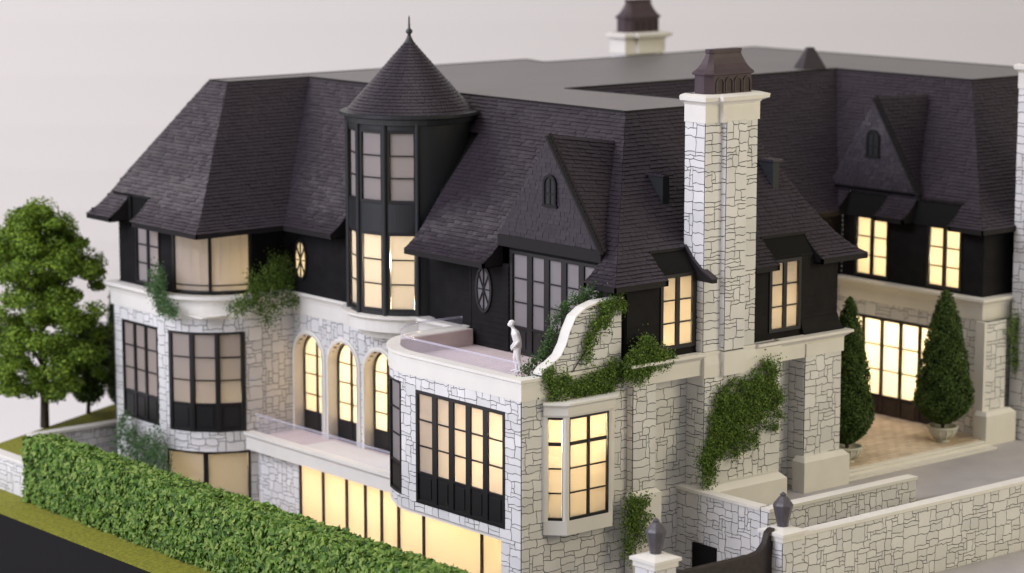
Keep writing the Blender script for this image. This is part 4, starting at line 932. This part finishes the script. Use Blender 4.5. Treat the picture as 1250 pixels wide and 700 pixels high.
ivy("ivy", "ivy at the right edge on the east wing wall", [(26.25, 6.7, .4, .55), (26.4, 5.9, .4, .8), (26.6, 5.2, .4, .4)], Sface(.42), 1500, M['ivy'], thick=.3)
ivy("ivy", "trailing grey green bush at the foot of the left wing", [(25.2, 2.3, .6, .7), (24.6, 1.7, .6, .7), (23.6, 1.6, .7, .7), (22.9, 2.1, .5, .6), (22.4, 1.6, .5, .6), (22.2, 1.0, .3, .4), (25.7, 1.5, .4, .5), (24.2, 1.0, .9, .5)], lambda u, z, w: Vector((.0 - w, u, z)), 5200, M['ivy_pale'], thick=.7, hang=.3)

def tree(name, label, base, h, crown, n, m, size, trunk_r, seed, blob=.6):
    r = random.Random(seed); o = empty(name, base, label, "tree"); B = Vector(base)
    t = MB(); tops = []
    t.tube([B, B + Vector((.05, 0, h * .2)), B + Vector((-.05, .05, h * .5)), B + Vector((0, 0, h * .86))], [trunk_r, trunk_r * .8, trunk_r * .5, trunk_r * .15], 9)
    for k in range(14):
        z = h * r.uniform(.2, .7); a = r.uniform(0, 6.283); L = r.uniform(.5, 1) * crown(z / h) * .8
        t.tube([B + Vector((0, 0, z)), B + Vector((L * .5 * math.cos(a), L * .5 * math.sin(a), z + L * .3)), B + Vector((L * math.cos(a), L * math.sin(a), z + L * .5))], [trunk_r * .38, trunk_r * .25, trunk_r * .08], 6)
    t.build("trunk", M['bark'], o)
    mb = MB(); cl = []
    while len(cl) < 210:
        f = r.uniform(.16, 1.0); a = r.uniform(0, 6.283); q = crown(f) * (r.random() ** .45)
        cl.append((B + Vector((q * math.cos(a), q * math.sin(a), f * h)), r.uniform(.55, 1.1) * blob))
    for k in range(n):
        c, rr = r.choice(cl); d = Vector((r.gauss(0, 1), r.gauss(0, 1), r.gauss(0, 1))).normalized() * rr * (r.random() ** .4)
        d.z *= .7
        leaf(mb, c + d, d.normalized() + Vector((0, 0, .5)), size, r, .8)
    mb.build("crown", m, o, kind="stuff")
    return o
tree("tree", "tall round crowned green tree on the lawn at the left edge", (-1.5, 29.9, 1.5), 9.5, lambda f: interp([(0, .1), (.14, .3), (.22, 2.4), (.36, 2.95), (.6, 2.7), (.8, 2.05), (.93, 1.1), (1, .2)], f), 62000, M['tree'], .14, .2, 3, .72)
tree("tree", "small dark tree behind the big tree beside the left wing", (1.4, 31.2, 1.5), 4.2, lambda f: 1.15 * math.sin(min(1, (f - .12) / .88) * math.pi) ** .6 if f > .12 else .1, 7000, M['cypress'], .19, .1, 5, .42)

def cypress(name, label, base, h, rad, n, m, seed, pot=True):
    r = random.Random(seed); o = empty(name, base, label, "tree"); B = Vector(base); z0 = .75 if pot else .1
    MB().tube([B + Vector((0, 0, .25)), B + Vector((0, 0, h * .8))], [.08, .03], 7).build("trunk", M['bark'], o)
    def rr(f): return rad * (min(1, f / .16) ** .6) * (1 - max(0, f - .16) / .84) ** .62 + .03
    core = MB().lathe((B.x, B.y), [(max(.01, rr(f / 12) * .82), B.z + z0 + (h - z0) * f / 12) for f in range(13)], 14)
    core.build("crown_core", M['hedge_core'], o)
    mb = MB()
    for k in range(n):
        f = 1 - r.random() ** .62; a = r.uniform(0, 6.283); bump = .06 * math.sin(a * 5 + f * 23) + .05 * math.sin(a * 9 - f * 41)
        q = rr(f) * (1 + bump) + r.uniform(-.1, .06); p = B + Vector((q * math.cos(a), q * math.sin(a), z0 + (h - z0) * f))
        leaf(mb, p, (math.cos(a), math.sin(a), .6), .15, r, .5)
    mb.build("crown", m, o, kind="stuff")
    if pot:
        MB().lathe((B.x, B.y), [(.02, B.z), (.26, B.z), (.3, B.z + .05), (.22, B.z + .12), (.40, B.z + .25), (.52, B.z + .42), (.55, B.z + .55), (.62, B.z + .58), (.64, B.z + .66), (.54, B.z + .66), (.50, B.z + .58), (.02, B.z + .56)], 28).build("pot", M['pot'], o, smooth=True)
        for k in range(12):
            a = R(30 * k); MB().tube([(B.x + q * math.cos(a), B.y + q * math.sin(a), B.z + z) for q, z in ((.3, .14), (.45, .3), (.54, .44), (.57, .56))], .035, 5).build("pot_rib", M['pot'], o, smooth=True)
    return o
cypress("potted_cypress", "cone shaped cypress in a ribbed pot between front wing and court doors", (17.3, 1.0, 2.37), 6.5, .95, 11000, M['cypress'], 11)
cypress("potted_cypress", "cone shaped cypress in a ribbed pot beside the east wing pier", (22.9, 1.0, 2.37), 6.2, 1.12, 11000, M['cypress'], 12)
cypress("cypress", "thin dark cypress half hidden behind the left wing corner", (3.3, 32.0, 1.5), 5.6, .5, 2600, M['cypress'], 13, pot=False)

# ================================================================ garden walls, gate, pillars
def garden_wall(name, label, pts, side, z0, z1, seed, capw=.2, both=None, thick=.36):
    P = Path(pts, side); c = P(P.L / 2, z0); o = empty(name, (c.x, c.y, z0), label, "wall"); o["kind"] = "thing"
    w = plate(MB(), P, 0, P.L, z0, z1, (), 0, 50, thick).build("wall_core", M['mortar'], o)
    stones(o, w, P, 0, P.L, z0, z1 - .01, [], seed)
    ubox(MB(), P, -.02, P.L + .02, z1 + .003, z1 + .12, -thick - .05, .08).build("coping", M['cream'], o)
    if both:
        e = Path([P(0, 0, -thick).xy, P(0, 0, 0).xy], side); stones(o, w, e, 0, e.L, z0, z1 - .01, [], seed + 1)
    finish_stones(o, 290); return o
garden_wall("garden_wall", "long stone garden wall with white coping running off to the right edge", [(5.9, -7.25), (19.5, -7.25)], 1, .4, 2.98, 201)
garden_wall("ramp_wall", "low stone wall behind the garden wall beside the driveway", [(7.72, -4.2), (15.4, -4.2)], 1, -1.3, 2.95, 202, both=True)
garden_wall("ramp_wall", "pale stone wall facing the gate with a black opening", [(7.72, .4), (7.72, -3.832)], 1, -1.3, 2.95, 203)
garden_wall("garden_wall", "short pale stone wall at the left end of the hedge", [(-5.45, 27.6), (-5.45, 24.3)], 1, .03, 1.42, 204)
garden_wall("garden_wall", "pale retaining wall between the lawn and the left wing", [(-3.2, 28.0), (1.5, 28.0)], 1, .03, 1.62, 205)
bo = tag(MB().box(7.62, 7.70, -1.7, -.5, -1.28, 1.15).build("garage_opening", M['base'], origin=(7.66, -1.1, 0)), "black square opening low in the pale ramp wall", "opening")  # solid black block stands in for the dark inside of the opening
def pillar(label, x, y, z0, z1):
    o = empty("gate_pillar", (x, y, z0), label, "pillar", "pillars of the driveway gate"); o["kind"] = "thing"; a = .46
    core = MB().box(x - a, x + a, y - a, y + a, z0, z1).build("pillar_shaft", M['mortar'], o)
    for k, (p, q) in enumerate((((x - a, y - a), (x + a, y - a)), ((x - a, y + a), (x - a, y - a)), ((x + a, y - a), (x + a, y + a)))):
        P = Path([p, q]); stones(o, core, P, 0, P.L, z0, z1 - .01, [], 300 + k + int(x * 7))
    mb = MB(); sq = [(x - a, y - a), (x + a, y - a), (x + a, y + a), (x - a, y + a), (x - a, y - a)]
    mb.box(x - a - .06, x + a + .06, y - a - .06, y + a + .06, z1 + .002, z1 + .2); mb.box(x - a - .14, x + a + .14, y - a - .14, y + a + .14, z1 + .2, z1 + .3)
    A = [(x + i * (a + .14), y + j * (a + .14), z1 + .303) for i, j in ((-1, -1), (1, -1), (1, 1), (-1, 1))]; Bt = [(x + i * .2, y + j * .2, z1 + .42) for i, j in ((-1, -1), (1, -1), (1, 1), (-1, 1))]
    mb.add(A + Bt, [(0, 1, 5, 4), (1, 2, 6, 5), (2, 3, 7, 6), (3, 0, 4, 7), (4, 5, 6, 7)]); mb.build("pillar_cap", M['cream'], o)
    finish_stones(o, 100)
    return z1 + .42
def lantern(label, x, y, z):
    o = empty("lantern", (x, y, z), label, "lantern", "lanterns on the gate pillars")
    MB().lathe((x, y), [(.02, z), (.19, z), (.19, z + .05), (.33, z + .66), (.345, z + .73), (.29, z + .82), (.15, z + 1.0), (.10, z + 1.04), (.12, z + 1.09), (.04, z + 1.15), (.01, z + 1.17)], 8).build("lantern_body", M['lantern'], o)
zc = pillar("stone gate pillar joined to the long garden wall", 5.35, -7.2, .0, 3.05); lantern("dark faceted lantern on the pillar by the garden wall", 5.35, -7.2, zc)
zc = pillar("stone gate pillar at the bottom edge before the ivy covered pier", -.25, -7.0, .0, 3.05); lantern("dark faceted lantern on the pillar at the bottom edge", -.25, -7.0, zc)
gt = empty("gate", (2.5, -7.15, 0), "dark brown solid driveway gate with upswept end", "gate")
tp = [(.3, 3.0), (.5, 2.75), (.8, 2.66), (3.9, 2.66), (4.25, 2.72), (4.5, 2.95), (4.62, 3.3), (4.8, 3.42), (4.9, 3.42)]
MB().prism([(x, -7.2, z - .06) for x, z in tp] + [(4.9, -7.2, .55), (.3, -7.2, .55)], (0, .1, 0)).build("gate_leaf", M['gate'], gt)
mb = MB()
for (a, b), (c, d) in zip(tp, tp[1:]): mb.hexa([Vector((x, y, z + e_)) for e_ in (-.08, .06) for y in (-7.27, -7.03) for x, z in ((a, b), (c, d))])
mb.build("gate_rail", M['gate'], gt)

# ================================================================ the white scale figure
fx, fy, fz = 2.5, 3.2, 7.475
fg = empty("figurine", (fx, fy, fz), "white standing figurine leaning forward on the curved terrace", "figurine")
d = Vector((-.82, .57, 0)); sd = Vector((.57, .82, 0))          # faces left of the picture
ico = []
t_ = (1 + 5 ** .5) / 2
iv = [Vector(v).normalized() for v in ((-1, t_, 0), (1, t_, 0), (-1, -t_, 0), (1, -t_, 0), (0, -1, t_), (0, 1, t_), (0, -1, -t_), (0, 1, -t_), (t_, 0, -1), (t_, 0, 1), (-t_, 0, -1), (-t_, 0, 1))]
jf = [(0, 11, 5), (0, 5, 1), (0, 1, 7), (0, 7, 10), (0, 10, 11), (1, 5, 9), (5, 11, 4), (11, 10, 2), (10, 7, 6), (7, 1, 8), (3, 9, 4), (3, 4, 2), (3, 2, 6), (3, 6, 8), (3, 8, 9), (4, 9, 5), (2, 4, 11), (6, 2, 10), (8, 6, 7), (9, 8, 1)]
def subdiv(v, f):
    v = list(v); mid = {}; out = []
    def m_(a, b):
        k = (min(a, b), max(a, b))
        if k not in mid: v.append(((v[a] + v[b]) / 2).normalized()); mid[k] = len(v) - 1
        return mid[k]
    for a, b, c in f:
        x, y, z = m_(a, b), m_(b, c), m_(c, a); out += [(a, x, z), (b, y, x), (c, z, y), (x, y, z)]
    return v, out
iv, jf = subdiv(iv, jf)
fm = MB()
def ball(f, s_, z, rf, rs, rz):
    c = Vector((fx, fy, fz)) + d * f + sd * s_ + Vector((0, 0, z)); fm.add([c + d * (v.x * rf) + sd * (v.y * rs) + Vector((0, 0, v.z * rz)) for v in iv], jf)
def limb(pts):
    """pts: (forward, side, height, radius forward, radius sideways)"""
    for a, b in zip(pts, pts[1:]):
        n = max(3, int(math.dist(a[:3], b[:3]) / .025))
        for k in range(n + 1):
            q = [x + (y - x) * k / n for x, y in zip(a, b)]; ball(q[0], q[1], q[2], q[3], q[4], min(q[3], q[4]))
limb([(.0, 0, .90, .15, .21), (-.02, 0, 1.02, .14, .20), (.02, 0, 1.20, .16, .22), (.07, 0, 1.38, .16, .25), (.11, 0, 1.47, .11, .20), (.13, 0, 1.52, .075, .09), (.17, 0, 1.62, .065, .065)])   # trunk and neck
ball(.215, 0, 1.745, .115, .095, .135); ball(.20, 0, 1.79, .125, .105, .105); ball(.30, 0, 1.70, .05, .055, .05)                                      # head, hair, jaw
ball(.335, 0, 1.735, .03, .022, .03); ball(.30, .04, 1.775, .025, .03, .015); ball(.30, -.04, 1.775, .025, .03, .015); ball(.20, .10, 1.735, .03, .018, .035); ball(.20, -.10, 1.735, .03, .018, .035)
for sg, off in ((1, .05), (-1, -.05)):
    limb([(.0, sg * .10, .88, .125, .12), (.03 + off, sg * .11, .50, .085, .085), (-.03 + off, sg * .115, .30, .08, .078), (-.04 + off, sg * .115, .08, .055, .055)])
    limb([(-.07 + off, sg * .115, .045, .05, .05), (.06 + off, sg * .125, .04, .05, .055), (.15 + off, sg * .135, .03, .04, .05)])
    limb([(.08, sg * .26, 1.42, .085, .08), (-.03, sg * .30, 1.18, .068, .065), (.06, sg * .27, 1.06, .055, .055), (.15, sg * .20, .95, .045, .045)])
    ball(.18, sg * .175, .91, .055, .03, .06)
    for k in range(4): limb([(.17 + .018 * k, sg * .16, .90 - .008 * k, .014, .014), (.19 + .016 * k, sg * .145, .845 - .006 * (k % 2), .013, .013), (.185 + .014 * k, sg * .13, .81, .012, .012)])
    limb([(.19, sg * .15, .93, .015, .015), (.235, sg * .125, .90, .014, .014), (.24, sg * .115, .865, .012, .012)])
body = fm.build("body", M['white'], fg, smooth=True)
rm = body.modifiers.new("one_skin", 'REMESH'); rm.mode = 'VOXEL'; rm.voxel_size = .017 * S; rm.use_smooth_shade = True
sm = body.modifiers.new("soften", 'SMOOTH'); sm.factor = .5; sm.iterations = 2
for (x, y, z, yaw, lab) in ((1.75, .55, 3.05, .4, "figurine casting a soft shadow on the left part of the bay window"), (3.05, .35, 3.35, 2.6, "figurine casting a soft shadow on the middle of the bay window"), (.62, 4.55, 3.5, 1.2, "figurine casting a soft shadow in the big terrace block window")):
    g = fg.copy(); COL.objects.link(g); g.location = Vector((x, y, z)) * S; g.rotation_euler = (0, 0, yaw); g["label"] = lab
    b = body.copy(); COL.objects.link(b); b.parent = g
    MB().box(x - .3, x + .3, y - .28, y + .28, 2.66 if x < 1 else 2.92, z).build("room_plinth", M['room'], H)
for o in list(bpy.data.objects):
    if "_w" in o: del o["_w"]
